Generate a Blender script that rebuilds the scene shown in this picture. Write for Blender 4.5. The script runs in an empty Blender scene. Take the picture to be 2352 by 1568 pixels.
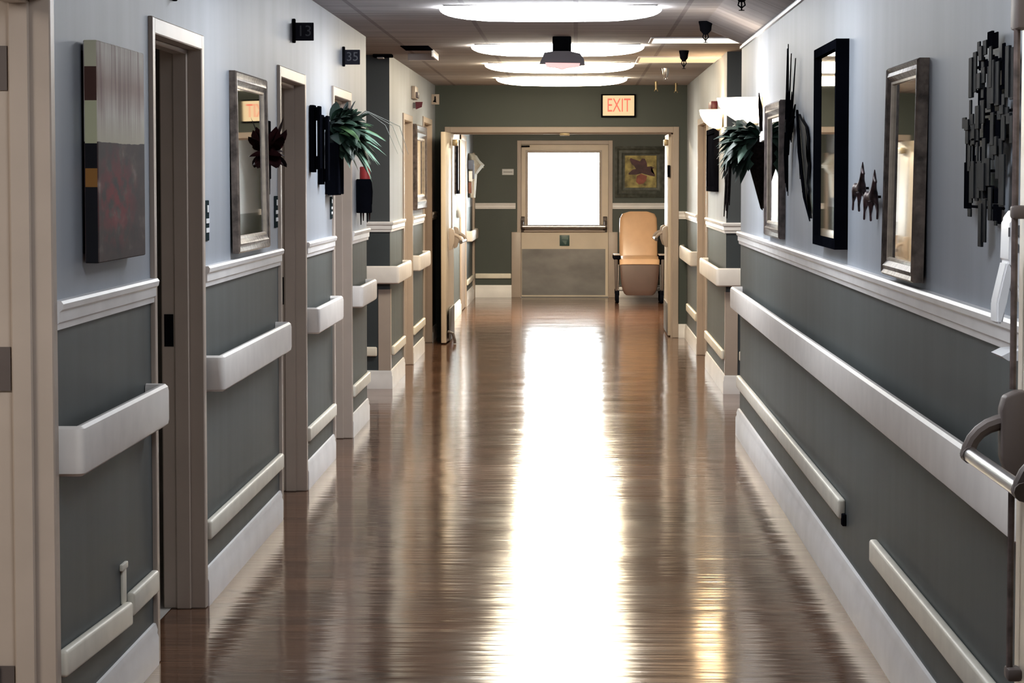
import bpy, bmesh, math, random
from mathutils import Vector, Matrix
random.seed(7)
SC = bpy.context.scene
COL = SC.collection
PI = math.pi

# ------------------------------------------------------------------ materials
def M(name, base, rough=.5, metal=0., var=.08, scale=6., stretch=(1, 1, 1), bump=0., bscale=None, spec=.5, coat=0., emit=None, estr=0.):
    m = bpy.data.materials.new(name); m.use_nodes = True
    nt = m.node_tree; b = nt.nodes['Principled BSDF']
    tc = nt.nodes.new('ShaderNodeNewGeometry')
    mp = nt.nodes.new('ShaderNodeMapping'); mp.inputs['Scale'].default_value = stretch
    nt.links.new(tc.outputs['Position'], mp.inputs['Vector'])
    n = nt.nodes.new('ShaderNodeTexNoise'); n.inputs['Scale'].default_value = scale; n.inputs['Detail'].default_value = 4
    nt.links.new(mp.outputs['Vector'], n.inputs['Vector'])
    r = nt.nodes.new('ShaderNodeValToRGB')
    lo = [c * (1 - var * 1.6) for c in base]; hi = [min(1, c * (1 + var * 1.6)) for c in base]
    r.color_ramp.elements[0].position = .3; r.color_ramp.elements[1].position = .7
    r.color_ramp.elements[0].color = (*lo, 1); r.color_ramp.elements[1].color = (*hi, 1)
    nt.links.new(n.outputs['Fac'], r.inputs['Fac']); nt.links.new(r.outputs['Color'], b.inputs['Base Color'])
    b.inputs['Roughness'].default_value = rough; b.inputs['Metallic'].default_value = metal
    b.inputs['Specular IOR Level'].default_value = spec
    if coat: b.inputs['Coat Weight'].default_value = coat; b.inputs['Coat Roughness'].default_value = .12
    if bump:
        n2 = n
        if bscale:
            n2 = nt.nodes.new('ShaderNodeTexNoise'); n2.inputs['Scale'].default_value = bscale
            nt.links.new(mp.outputs['Vector'], n2.inputs['Vector'])
        bp = nt.nodes.new('ShaderNodeBump'); bp.inputs['Strength'].default_value = bump; bp.inputs['Distance'].default_value = .01
        nt.links.new(n2.outputs['Fac'], bp.inputs['Height']); nt.links.new(bp.outputs['Normal'], b.inputs['Normal'])
    if emit:
        b.inputs['Emission Color'].default_value = (*emit, 1); b.inputs['Emission Strength'].default_value = estr
    return m

def ramp_on(m, sock, stops, lo, hi, interp='CONSTANT'):
    """colour by a position component: 0 x, 1 y, 2 z"""
    nt = m.node_tree
    g = nt.nodes.new('ShaderNodeNewGeometry'); s = nt.nodes.new('ShaderNodeSeparateXYZ')
    nt.links.new(g.outputs['Position'], s.inputs[0])
    mr = nt.nodes.new('ShaderNodeMapRange'); mr.inputs[1].default_value = lo; mr.inputs[2].default_value = hi
    nt.links.new(s.outputs[sock], mr.inputs[0])
    r = nt.nodes.new('ShaderNodeValToRGB'); r.color_ramp.interpolation = interp
    els = r.color_ramp.elements
    while len(els) > 1: els.remove(els[-1])
    for i, (p, c) in enumerate(stops):
        e = els[0] if i == 0 else els.new((p - lo) / (hi - lo))
        e.position = (p - lo) / (hi - lo); e.color = (*c, 1)
    nt.links.new(mr.outputs[0], r.inputs['Fac'])
    return r, s

def wall_paint(name, upper, lower, zcut=1.235, rough=.55):
    m = M(name, upper, rough, var=.05, scale=1.6, stretch=(1, 3, .35), bump=.04, bscale=90)
    nt = m.node_tree; b = nt.nodes['Principled BSDF']
    up = b.inputs['Base Color'].links[0].from_node
    n = nt.nodes.new('ShaderNodeTexNoise'); n.inputs['Scale'].default_value = 2.2
    mp = [x for x in nt.nodes if x.type == 'MAPPING'][0]
    nt.links.new(mp.outputs['Vector'], n.inputs['Vector'])
    lr = nt.nodes.new('ShaderNodeValToRGB')
    lr.color_ramp.elements[0].position = .3; lr.color_ramp.elements[1].position = .7
    lr.color_ramp.elements[0].color = (*[c * .88 for c in lower], 1); lr.color_ramp.elements[1].color = (*[c * 1.12 for c in lower], 1)
    nt.links.new(n.outputs['Fac'], lr.inputs['Fac'])
    g = nt.nodes.new('ShaderNodeNewGeometry'); s = nt.nodes.new('ShaderNodeSeparateXYZ'); nt.links.new(g.outputs['Position'], s.inputs[0])
    gt = nt.nodes.new('ShaderNodeMath'); gt.operation = 'GREATER_THAN'; gt.inputs[1].default_value = zcut
    nt.links.new(s.outputs[2], gt.inputs[0])
    mx = nt.nodes.new('ShaderNodeMix'); mx.data_type = 'RGBA'
    nt.links.new(gt.outputs[0], mx.inputs[0]); nt.links.new(lr.outputs['Color'], mx.inputs[6]); nt.links.new(up.outputs['Color'], mx.inputs[7])
    nt.links.new(mx.outputs[2], b.inputs['Base Color'])
    return m

WALL = wall_paint('wall_paint_two_tone', (.335, .370, .425), (.070, .083, .086))
ACCENT = wall_paint('accent_paint_dark', (.058, .067, .075), (.040, .050, .057))
GREEN = wall_paint('accent_paint_green', (.060, .074, .066), (.053, .067, .060))
ROOMW = M('room_paint', (.25, .23, .21), .8)
TRIM = M('white_trim_paint', (.86, .85, .86), .38, var=.04, scale=5)
CASING = M('beige_door_frame_paint', (.45, .375, .32), .42, var=.04, scale=4)
LEAF = M('cream_door_paint', (.66, .57, .46), .42, var=.04, scale=3)
RAIL = M('ivory_handrail_vinyl', (.84, .80, .77), .45, var=.03, scale=9)
BUMP = M('cream_bumper_vinyl', (.82, .78, .68), .45, var=.04, scale=9)
DARK = M('black_painted_metal', (.006, .006, .008), .6, var=.2, spec=0.)
BLACK = M('matt_black_wood', (.004, .0045, .007), .7, var=.2, spec=0.)
GUN = M('dark_gunmetal_strip', (.012, .013, .015), .6, 0., var=.5, scale=14, spec=.03)
CHROME = M('brushed_steel', (.62, .60, .60), .28, 1., var=.06, scale=20, stretch=(1, .2, 1))
STEEL = M('scuffed_kick_plate_steel', (.155, .148, .142), .45, .75, var=.16, scale=2.2, stretch=(1.2, 1, 2.2), bump=.03)
BRONZE = M('taupe_hardware_enamel', (.11, .088, .082), .5, .1, var=.05)
MIRROR = M('silvered_mirror_glass', (.86, .88, .87), .02, 1., var=.0)
GILT = M('antique_silver_gilt_frame', (.15, .118, .10), .42, .35, var=.35, scale=26, bump=.35)
GILTL = M('light_gilt_liner', (.55, .47, .38), .4, .3, var=.15, scale=22)
WOODFR = M('dark_brown_frame_wood', (.10, .075, .07), .45, .1, var=.4, scale=24, bump=.3)
LEAFG = M('dark_green_leaf', (.013, .032, .020), .5, var=.5, scale=12)
LEAFL = M('bright_green_leaf', (.075, .15, .06), .5, var=.35, scale=12)
LEAFP = M('pale_green_leaf', (.12, .22, .16), .5, var=.25, scale=12)
CONE = M('dark_brown_wicker', (.009, .0065, .006), .7, var=.4, scale=60, bump=.4, spec=.05)
MAROON = M('dark_maroon_metal', (.020, .006, .007), .6, 0., var=.4, scale=14, spec=.05)
REDW = M('red_candle_wax', (.42, .035, .035), .5, var=.06)
REDP = M('red_alarm_plastic', (.11, .007, .018), .4, var=.05)
GREYP = M('grey_plastic', (.15, .15, .16), .5, var=.05)
FIXT = M('grey_lilac_fixture_metal', (.16, .14, .16), .5, var=.05)
WHITEP = M('white_plastic', (.82, .82, .84), .35, var=.02)
TEAL = M('teal_sign_plastic', (.025, .075, .070), .4, var=.08)
TEALD = M('dark_teal_plate', (.022, .032, .035), .7, var=.08, spec=0.)
TEALL = M('pale_teal_print', (.10, .17, .15), .5, var=.05)
SIGNG = M('charcoal_sign_plate', (.024, .024, .032), .6, var=.1, spec=0.)
SIGNL = M('grey_sign_lettering', (.115, .12, .135), .5, var=.05, spec=0.)
TANV = M('tan_vinyl', (.56, .34, .19), .32, var=.05, scale=5, bump=.05)
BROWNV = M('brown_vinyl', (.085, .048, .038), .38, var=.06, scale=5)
PALEC = M('pale_cloth', (.50, .48, .42), .8, var=.15, scale=10)
NAVYC = M('slate_blue_cloth', (.12, .14, .20), .8, var=.1)
RUST = M('rust_brown_cloth', (.17, .075, .055), .8, var=.1)
STEMC = M('dry_grey_green_stem', (.14, .155, .14), .7, var=.1)
PAPER = M('white_paper', (.72, .74, .76), .7, var=.02)
BRASS = M('dull_brass', (.38, .30, .18), .4, .8, var=.08)
RUBBER = M('black_rubber', (.012, .012, .012), .7, var=.1)
ROOMF = M('pale_room_tile', (.42, .40, .37), .4, var=.06)
EXTG = M('outdoor_ground', (.55, .55, .52), .9, var=.1, scale=2)

def emitter(name, col, s):
    m = M(name, (.8, .8, .8), .5, var=0, emit=col, estr=s); return m
LAMPC = emitter('lit_cloud_diffuser_cool', (.92, .96, 1.0), 8.0)
LAMPW = emitter('lit_cloud_diffuser_neutral', (1.0, .93, .80), 7.0)
LAMPR = emitter('added_fill_diffuser_room', (1.0, .92, .82), 6.0)
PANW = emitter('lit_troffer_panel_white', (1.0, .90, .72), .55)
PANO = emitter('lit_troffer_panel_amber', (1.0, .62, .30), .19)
LAMPN = emitter('lit_cloud_diffuser_dim', (.92, .96, 1.0), 4.5)
LAMPA = emitter('lit_cloud_diffuser_amber', (1.0, .86, .62), 7.0)
LAMPY = emitter('lit_cloud_diffuser_warm', (1.0, .84, .60), 36.0)
SCONW = emitter('lit_alabaster_bowl', (1.0, .84, .66), 2.2)
SCONO = emitter('lit_amber_bowl', (1.0, .66, .34), 7.0)
REDL = emitter('glowing_red_lens', (1.0, .40, .38), .21)
EXITY = M('backlit_exit_face', (.2, .18, .12), .6, var=0, emit=(1.0, .72, .40), estr=.15)
EXITR = M('backlit_exit_letters', (.2, .03, .02), .6, var=0, emit=(1.0, .20, .13), estr=.16)

def floor_mat():
    m = bpy.data.materials.new('glossy_wood_plank_vinyl'); m.use_nodes = True
    nt = m.node_tree; b = nt.nodes['Principled BSDF']; N = nt.nodes.new; L = nt.links.new
    g = N('ShaderNodeNewGeometry')
    br = N('ShaderNodeTexBrick'); br.inputs['Scale'].default_value = 1.0
    br.inputs['Brick Width'].default_value = 1.2; br.inputs['Row Height'].default_value = .152
    br.inputs['Mortar Size'].default_value = .0016; br.inputs['Mortar Smooth'].default_value = .2
    br.inputs['Color1'].default_value = (.160, .083, .050, 1); br.inputs['Color2'].default_value = (.088, .046, .029, 1)
    br.inputs['Mortar'].default_value = (.05, .03, .022, 1); br.inputs['Bias'].default_value = -.1
    L(g.outputs['Position'], br.inputs['Vector'])
    mp = N('ShaderNodeMapping'); mp.inputs['Scale'].default_value = (1.6, 26, 1); L(g.outputs['Position'], mp.inputs['Vector'])
    n = N('ShaderNodeTexNoise'); n.inputs['Scale'].default_value = 2.2; n.inputs['Detail'].default_value = 5; L(mp.outputs['Vector'], n.inputs['Vector'])
    rp = N('ShaderNodeValToRGB'); rp.color_ramp.elements[0].position = .3; rp.color_ramp.elements[1].position = .75
    rp.color_ramp.elements[0].color = (.50, .46, .44, 1); rp.color_ramp.elements[1].color = (1.5, 1.45, 1.4, 1)
    L(n.outputs['Fac'], rp.inputs['Fac'])
    mx = N('ShaderNodeMix'); mx.data_type = 'RGBA'; mx.blend_type = 'MULTIPLY'; mx.inputs[0].default_value = 1
    L(br.outputs['Color'], mx.inputs[6]); L(rp.outputs['Color'], mx.inputs[7]); L(mx.outputs[2], b.inputs['Base Color'])
    mp2 = N('ShaderNodeMapping'); mp2.inputs['Scale'].default_value = (.9, 2.6, 1); L(g.outputs['Position'], mp2.inputs['Vector'])
    n2 = N('ShaderNodeTexNoise'); n2.inputs['Scale'].default_value = 1.5; n2.inputs['Detail'].default_value = 3; L(mp2.outputs['Vector'], n2.inputs['Vector'])
    rr = N('ShaderNodeMapRange'); rr.inputs[3].default_value = .07; rr.inputs[4].default_value = .17; L(n2.outputs['Fac'], rr.inputs[0]); L(rr.outputs[0], b.inputs['Roughness'])
    mp3 = N('ShaderNodeMapping'); mp3.inputs['Scale'].default_value = (1.6, 16.0, 1); L(g.outputs['Position'], mp3.inputs['Vector'])
    n3 = N('ShaderNodeTexNoise'); n3.inputs['Scale'].default_value = 1.0; n3.inputs['Detail'].default_value = 2; L(mp3.outputs['Vector'], n3.inputs['Vector'])
    bp = N('ShaderNodeBump'); bp.inputs['Strength'].default_value = .32; bp.inputs['Distance'].default_value = .006
    n4 = N('ShaderNodeTexNoise'); n4.inputs['Scale'].default_value = 2.3; n4.inputs['Detail'].default_value = 1; L(g.outputs['Position'], n4.inputs['Vector'])
    bp2 = N('ShaderNodeBump'); bp2.inputs['Strength'].default_value = .35; bp2.inputs['Distance'].default_value = .008
    L(n4.outputs['Fac'], bp2.inputs['Height']); L(bp2.outputs['Normal'], bp.inputs['Normal'])
    L(n3.outputs['Fac'], bp.inputs['Height']); L(bp.outputs['Normal'], b.inputs['Normal'])
    b.inputs['Specular IOR Level'].default_value = .42
    return m
FLOOR = floor_mat()

def ceil_mat():
    m = M('ceiling_tile', (.40, .37, .365), .9, var=.10, scale=3, stretch=(.5, 3.5, 1))
    nt = m.node_tree; b = nt.nodes['Principled BSDF']; N = nt.nodes.new; L = nt.links.new
    old = b.inputs['Base Color'].links[0].from_node
    g = N('ShaderNodeNewGeometry'); br = N('ShaderNodeTexBrick'); br.offset = 0
    br.inputs['Scale'].default_value = 1; br.inputs['Brick Width'].default_value = .61; br.inputs['Row Height'].default_value = .61
    br.inputs['Mortar Size'].default_value = .014; br.inputs['Mortar Smooth'].default_value = .1
    br.inputs['Color1'].default_value = (1, 1, 1, 1); br.inputs['Color2'].default_value = (.94, .94, .94, 1); br.inputs['Mortar'].default_value = (.62, .6, .6, 1)
    L(g.outputs['Position'], br.inputs['Vector'])
    mx = N('ShaderNodeMix'); mx.data_type = 'RGBA'; mx.blend_type = 'MULTIPLY'; mx.inputs[0].default_value = 1
    L(old.outputs['Color'], mx.inputs[6]); L(br.outputs['Color'], mx.inputs[7]); L(mx.outputs[2], b.inputs['Base Color'])
    return m
CEIL = ceil_mat()

def glass_mat():
    m = bpy.data.materials.new('clear_window_glass'); m.use_nodes = True
    nt = m.node_tree; nt.nodes.clear()
    o = nt.nodes.new('ShaderNodeOutputMaterial'); t = nt.nodes.new('ShaderNodeBsdfTransparent'); gl = nt.nodes.new('ShaderNodeBsdfGlossy')
    gl.inputs['Roughness'].default_value = .03; t.inputs['Color'].default_value = (.95, .97, .96, 1)
    f = nt.nodes.new('ShaderNodeFresnel'); mx = nt.nodes.new('ShaderNodeMixShader')
    nt.links.new(f.outputs[0], mx.inputs[0]); nt.links.new(t.outputs[0], mx.inputs[1]); nt.links.new(gl.outputs[0], mx.inputs[2]); nt.links.new(mx.outputs[0], o.inputs[0])
    return m
GLASS = glass_mat()

# ------------------------------------------------------------------ mesh helpers
def BM(): return bmesh.new()

def box(bm, x0, x1, y0, y1, z0, z1, bev=0., seg=2):
    c = bmesh.ops.create_cube(bm, size=1.0, matrix=Matrix.Translation(((x0 + x1) / 2, (y0 + y1) / 2, (z0 + z1) / 2)) @ Matrix.Diagonal((abs(x1 - x0), abs(y1 - y0), abs(z1 - z0), 1)))
    vs = c['verts']
    if bev:
        es = list({e for v in vs for e in v.link_edges})
        bmesh.ops.bevel(bm, geom=es, offset=bev, segments=seg, profile=.5, affect='EDGES')
    return bm

def faces_from_grid(bm, rings, closed_u=False, closed_v=True, caps=False):
    vr = [[bm.verts.new(p) for p in r] for r in rings]
    n = len(vr[0]); R = len(vr)
    for i in range(R if closed_u else R - 1):
        a, b = vr[i], vr[(i + 1) % R]
        for j in range(n if closed_v else n - 1):
            k = (j + 1) % n
            try: bm.faces.new((a[j], a[k], b[k], b[j]))
            except ValueError: pass
    if caps and not closed_u:
        for r in (vr[0], vr[-1]):
            try: bm.faces.new(r)
            except ValueError: pass
    return vr

def tube(bm, pts, r, n=10, caps=True):
    pts = [Vector(p) for p in pts]
    rs = r if isinstance(r, (list, tuple)) else [r] * len(pts)
    rings = []; up = None
    for i, p in enumerate(pts):
        d = (pts[min(i + 1, len(pts) - 1)] - pts[max(i - 1, 0)]).normalized()
        if up is None:
            up = Vector((0, 0, 1)) if abs(d.z) < .9 else Vector((1, 0, 0))
        s = d.cross(up).normalized(); up = s.cross(d).normalized()
        rings.append([p + (s * math.cos(2 * PI * k / n) + up * math.sin(2 * PI * k / n)) * rs[i] for k in range(n)])
    faces_from_grid(bm, rings, caps=caps)

def lathe(bm, prof, c, n=24, axis='Z', a0=0, a1=2 * PI):
    full = abs(a1 - a0 - 2 * PI) < 1e-6
    m = n if full else n + 1
    rings = []
    for (r, h) in prof:
        r = max(r, 1e-4)
        ring = []
        for k in range(m):
            a = a0 + (a1 - a0) * k / n
            u, v = r * math.cos(a), r * math.sin(a)
            p = {'Z': (u, v, h), 'X': (h, u, v), 'Y': (u, h, v)}[axis]
            ring.append(Vector(c) + Vector(p))
        rings.append(ring)
    faces_from_grid(bm, rings, closed_v=full, caps=full)

def sweep(bm, path, prof, caps=True):
    """path: (x, y) polyline at floor height; prof: (n, z), n measured to the left of the walking direction"""
    P = [Vector((p[0], p[1])) for p in path]; rings = []
    for i, p in enumerate(P):
        d0 = (P[i] - P[i - 1]).normalized() if i else (P[1] - P[0]).normalized()
        d1 = (P[i + 1] - P[i]).normalized() if i < len(P) - 1 else d0
        n0 = Vector((-d0.y, d0.x)); n1 = Vector((-d1.y, d1.x))
        m = (n0 + n1); m = m / max(.2, m.dot(n0))
        rings.append([(p.x + m.x * n, p.y + m.y * n, z) for n, z in prof])
    faces_from_grid(bm, rings, caps=caps)

def frame_ring(bm, mp, u0, u1, v0, v1, prof):
    """mitred rectangle frame; prof: (inset, height off the wall); mp maps (u, v, h) to a point"""
    rings = []
    for (su, sv, cu, cv) in ((1, 1, u0, v0), (-1, 1, u1, v0), (-1, -1, u1, v1), (1, -1, u0, v1)):
        rings.append([mp(cu + su * t, cv + sv * t, h) for t, h in prof])
    faces_from_grid(bm, rings, closed_u=True, closed_v=True)

def quad(bm, pts):
    bm.faces.new([bm.verts.new(p) for p in pts])

def plate(bm, poly, mp, h0, h1):
    a = [bm.verts.new(mp(u, v, h0)) for u, v in poly]; b = [bm.verts.new(mp(u, v, h1)) for u, v in poly]
    bm.faces.new(a); bm.faces.new(b)
    for i in range(len(a)):
        j = (i + 1) % len(a); bm.faces.new((a[i], a[j], b[j], b[i]))

def blade(bm, base, d, length, width, droop, n=5):
    base = Vector(base); d = Vector(d).normalized()
    s = d.cross(Vector((0, 0, 1)))
    s = s.normalized() if s.length > 1e-3 else Vector((1, 0, 0))
    rows = []
    for i in range(n + 1):
        t = i / n
        p = base + d * (length * t) + Vector((0, 0, -droop * length * t * t))
        w = width * .5 * math.sin(PI * min(.999, .10 + .9 * t)) ** .8
        rows.append((bm.verts.new(p - s * w), bm.verts.new(p + Vector((0, 0, w * .5))), bm.verts.new(p + s * w)))
    for a, b in zip(rows, rows[1:]):
        bm.faces.new((a[0], a[1], b[1], b[0])); bm.faces.new((a[1], a[2], b[2], b[1]))

def obj(name, bm, mat, parent=None, smooth=True, origin=None):
    bmesh.ops.recalc_face_normals(bm, faces=bm.faces)
    mats = mat if isinstance(mat, (list, tuple)) else [mat]
    me = bpy.data.meshes.new(name)
    root = Vector((0, 0, 0)); q = parent
    while q is not None: root += q.location; q = q.parent
    off = root if parent else (Vector(origin) if origin else Vector((0, 0, 0)))
    if off.length: bmesh.ops.translate(bm, verts=bm.verts, vec=-off)
    bm.to_mesh(me); bm.free()
    for x in mats: me.materials.append(x)
    if smooth:
        me.polygons.foreach_set('use_smooth', [True] * len(me.polygons)); me.set_sharp_from_angle(angle=math.radians(35))
    o = bpy.data.objects.new(name, me); COL.objects.link(o)
    if parent: o.parent = parent
    elif origin: o.location = origin
    return o

def thing(name, label, cat, loc=(0, 0, 0), group=None):
    o = bpy.data.objects.new(name, None); COL.objects.link(o); o.location = loc; o.empty_display_size = .1
    o['label'] = label; o['category'] = cat
    if group: o['group'] = group
    return o

def tag(o, label, cat, group=None):
    o['label'] = label; o['category'] = cat
    if group: o['group'] = group
    return o

def struct(name, bm, mat, parent=None, smooth=True):
    o = obj(name, bm, mat, parent, smooth)
    if not parent: o['kind'] = 'structure'
    return o

def dup(root, loc, label, group=None):
    r = root.copy(); COL.objects.link(r); r.location = loc; r['label'] = label
    if group: r['group'] = group
    for ch in list(root.children):
        c = ch.copy(); COL.objects.link(c); c.parent = r
        for gch in list(ch.children):
            d = gch.copy(); COL.objects.link(d); d.parent = c
    return r

def letters(bm, body, size, place, depth=.002):
    """lettering as solid mesh; place(x, y, h) gives the point for text coordinates centred on the word"""
    cu = bpy.data.curves.new('lettering', 'FONT'); cu.body = body; cu.size = size; cu.align_x = 'CENTER'; cu.align_y = 'CENTER'; cu.extrude = depth; cu.resolution_u = 3
    o = bpy.data.objects.new('lettering', cu); COL.objects.link(o)
    dg = bpy.context.evaluated_depsgraph_get(); me = bpy.data.meshes.new_from_object(o.evaluated_get(dg))
    vs = [bm.verts.new(place(v.co.x, v.co.y, v.co.z)) for v in me.vertices]
    for p in me.polygons:
        try: bm.faces.new([vs[i] for i in p.vertices])
        except ValueError: pass
    bpy.data.objects.remove(o); bpy.data.curves.remove(cu); bpy.data.meshes.remove(me)

# ------------------------------------------------------------------ dimensions (metres; x right, y down the hall, z up)
XL, XR, XL2, XR2 = -1.39, 1.03, -1.415, 1.12
H = 2.54; T = .13
Y_NEAR, Y_XA, Y_XB, Y_FIRE, Y_END = 4.2, 17.02, 19.50, 25.85, 34.65
Y_XAR, Y_XBR = 16.0, 19.08
XLOB, XLOBR = -1.385, 1.55

# ------------------------------------------------------------------ setting
b = BM(); quad(b, [(-4.6, -4, 0), (4.6, -4, 0), (4.6, Y_END + .1, 0), (-4.6, Y_END + .1, 0)]); struct('floor', b, FLOOR, smooth=False)
b = BM(); quad(b, [(-4.45, 2, .003), (-1.505, 2, .003), (-1.505, 16.8, .003), (-4.45, 16.8, .003)]); struct('floor_side', b, ROOMF, smooth=False)
b = BM()
quad(b, [(-4.6, -4, H), (.78, -4, H), (.78, Y_END + .1, H), (-4.6, Y_END + .1, H)])
quad(b, [(.78, Y_XAR, H), (4.6, Y_XAR, H), (4.6, Y_END + .1, H), (.78, Y_END + .1, H)])
quad(b, [(.78, -4, H), (XR + .2, -4, H - .19), (XR + .2, Y_XAR, H - .19), (.78, Y_XAR, H)])
quad(b, [(.78, Y_XAR, H), (XR + .2, Y_XAR, H - .19), (XR + .2, Y_XAR, H)])
struct('ceiling', b, CEIL, smooth=False)
b = BM(); quad(b, [(XR, -4, H), (4.6, -4, H), (4.6, Y_XAR, H), (XR, Y_XAR, H)]); struct('ceiling_side', b, CEIL, smooth=False)

DOORS_L = [(5.54, 6.764, 2.13), (8.34, 9.50, 2.13), (11.94, 13.10, 2.13), (14.60, 15.78, 2.13)]
DOORS_L2 = [(20.96, 22.08, 2.14), (23.70, 25.08, 2.18)]
DOORS_R2 = [(21.75, 23.35, 2.14)]

def wall_with_doors(name, xa, xb, y0, y1, doors, mat, ztop=H):
    bm = BM(); y = y0
    for (a, c, z) in doors:
        box(bm, xa, xb, y, a + .02, 0, ztop); box(bm, xa, xb, a + .02, c - .02, z - .02, ztop); y = c - .02
    box(bm, xa, xb, y, y1, 0, ztop)
    return bm
def accent_faces(bm, xin):
    for f in bm.faces:
        f.normal_update()
        if abs(f.normal.y) > .9: f.material_index = 1
struct('wall_left', wall_with_doors('w', XL - T, XL, Y_NEAR, Y_XA, DOORS_L, WALL), WALL, smooth=False)
b = wall_with_doors('w', XL2 - T, XL2, Y_XB, Y_FIRE + .1, DOORS_L2, WALL); box(b, -4.5, XL2 - T, Y_XB, Y_XB + T, 0, H)
bmesh.ops.recalc_face_normals(b, faces=b.faces); accent_faces(b, 0); struct('wall_left_far', b, [WALL, ACCENT], smooth=False)
b = BM(); box(b, XR, XR + T, Y_NEAR, Y_XAR, 0, H); struct('wall_right', b, WALL, smooth=False)
b = wall_with_doors('w', XR2, XR2 + T, Y_XBR, Y_FIRE + .1, DOORS_R2, WALL); box(b, XR2 + T, 4.5, Y_XBR, Y_XBR + T, 0, H)
bmesh.ops.recalc_face_normals(b, faces=b.faces); accent_faces(b, 0); struct('wall_right_far', b, [WALL, ACCENT], smooth=False)
# fire partition with a double door opening
FX0, FX1, FZ = -1.32, 1.04, 2.125
b = BM(); box(b, XL2, FX0 + .02, Y_FIRE, Y_FIRE + .16, 0, H); box(b, FX1 - .02, XR2, Y_FIRE, Y_FIRE + .16, 0, H); box(b, FX0 + .02, FX1 - .02, Y_FIRE, Y_FIRE + .16, FZ - .02, H)
box(b, -4.5, XL2 - T, Y_FIRE, Y_FIRE + .16, 0, H); box(b, XR2 + T, 4.5, Y_FIRE, Y_FIRE + .16, 0, H)
struct('wall_middle', b, GREEN, smooth=False)
# near partition the photograph is taken through
b = BM(); box(b, XL - T, -1.28, Y_NEAR, Y_NEAR + .14, 0, H); box(b, .985, XR + T, Y_NEAR, Y_NEAR + .14, 0, H); box(b, -1.28, .985, Y_NEAR, Y_NEAR + .14, 2.13, H); struct('wall_near', b, GREEN, smooth=False)
# lobby
b = BM(); box(b, XLOB - T, XLOB, Y_FIRE + .16, Y_END, 0, H); struct('wall_lobby_left', b, WALL, smooth=False)
b = BM(); box(b, XLOBR, XLOBR + T, Y_FIRE + .16, Y_END, 0, H); struct('wall_lobby_right', b, WALL, smooth=False)
EX0, EX1, EZ = -.79, .50, 2.12
b = BM(); box(b, -4.5, EX0 + .02, Y_END, Y_END + .2, 0, H); box(b, EX1 - .02, 4.5, Y_END, Y_END + .2, 0, H); box(b, EX0 + .02, EX1 - .02, Y_END, Y_END + .2, EZ - .02, H); struct('wall_end', b, GREEN, smooth=False)
# shell of the rooms behind
b = BM(); box(b, -4.7, -4.5, -4, Y_END + .2, 0, H); struct('wall_outer_left', b, ROOMW, smooth=False)
b = BM(); box(b, 4.5, 4.7, -4, Y_END + .2, 0, H); struct('wall_outer_right', b, ROOMW, smooth=False)
b = BM(); box(b, -4.7, 4.7, -4.2, -4, 0, H); struct('wall_back', b, ROOMW, smooth=False)
b = BM(); box(b, -4.5, XL - T, 16.88, Y_XA, 0, H); struct('wall_cross_left', b, WALL, smooth=False)
b = BM(); box(b, XR + T, 4.5, Y_XAR - .13, Y_XAR, 0, H); struct('wall_cross_right', b, WALL, smooth=False)
b = BM(); box(b, XL - T, XL, -4, Y_NEAR, 0, H); struct('wall_start_left', b, WALL, smooth=False)
b = BM(); box(b, XR, XR + T, -4, Y_NEAR, 0, H); struct('wall_start_right', b, WALL, smooth=False)
b = BM(); quad(b, [(-30, Y_END + .2, -.15), (30, Y_END + .2, -.15), (30, 90, -.15), (-30, 90, -.15)]); struct('ground_outside', b, EXTG, smooth=False)

for i, yy in enumerate((3.4, 7.3, 10.75, 13.85)):
    b = BM(); box(b, -4.5, XL - T, yy, yy + .1, 0, H); struct('wall_room_' + 'abcd'[i], b, ROOMW, smooth=False)  # unseen partitions added so the side room lamp does not leak into other doorways
# ------------------------------------------------------------------ trim: chair rails, baseboards
CR = [(0, 1.198), (.012, 1.198), (.013, 1.214), (.019, 1.219), (.019, 1.246), (.027, 1.253), (.030, 1.268), (.024, 1.276), (0, 1.276)]
BB = [(0, 0), (.018, 0), (.018, .092), (.013, .105), (.014, .118), (.008, .138), (0, .14)]
BBR = [(n * 1.4, z * 1.2) for n, z in BB]
ntrim = [0]
def chair_rail(path):
    ntrim[0] += 1; bm = BM(); sweep(bm, path, CR); struct('trim_%d' % ntrim[0], bm, TRIM)
def neg(p): return [(-n, z) for n, z in p]
def cr_left(y0, y1, x=XL): chair_rail([(x, y1), (x, y0)])          # walking -y keeps the room on the left hand... side +x
# walking in -y: left normal is +x
for (a, c) in ((6.764, 8.34), (9.50, 11.94), (13.10, 14.60), (15.78, Y_XA)): cr_left(a, c)
chair_rail([(XL2, 20.96), (XL2, Y_XB), (-4.4, Y_XB)])
cr_left(22.08, 23.70, XL2); cr_left(25.08, Y_FIRE, XL2)
chair_rail([(XR, Y_NEAR + .14), (XR, Y_XAR)])
chair_rail([(4.4, Y_XBR), (XR2, Y_XBR), (XR2, 21.75)])
chair_rail([(XR2, 23.35), (XR2, Y_FIRE), (FX1, Y_FIRE)])
chair_rail([(EX0 - .02, Y_END), (XLOB, Y_END)])
chair_rail([(XLOBR, Y_END), (EX1, Y_END)])
nb = [0]
def base(side, path, prof=BB):
    bm = BM(); sweep(bm, path, prof); struct('baseboard_' + side, bm, TRIM)
for i, (a, c) in enumerate(((6.764, 8.34), (9.50, 11.94), (13.10, 14.60), (15.78, Y_XA - .005))): base('left', [(XL, c), (XL, a)])
base('left_far', [(XL2, 20.96), (XL2, Y_XB), (-4.4, Y_XB)]); base('left_far', [(XL2, 23.70), (XL2, 22.08)]); base('left_far', [(XL2, Y_FIRE), (XL2, 25.08)])
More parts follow.
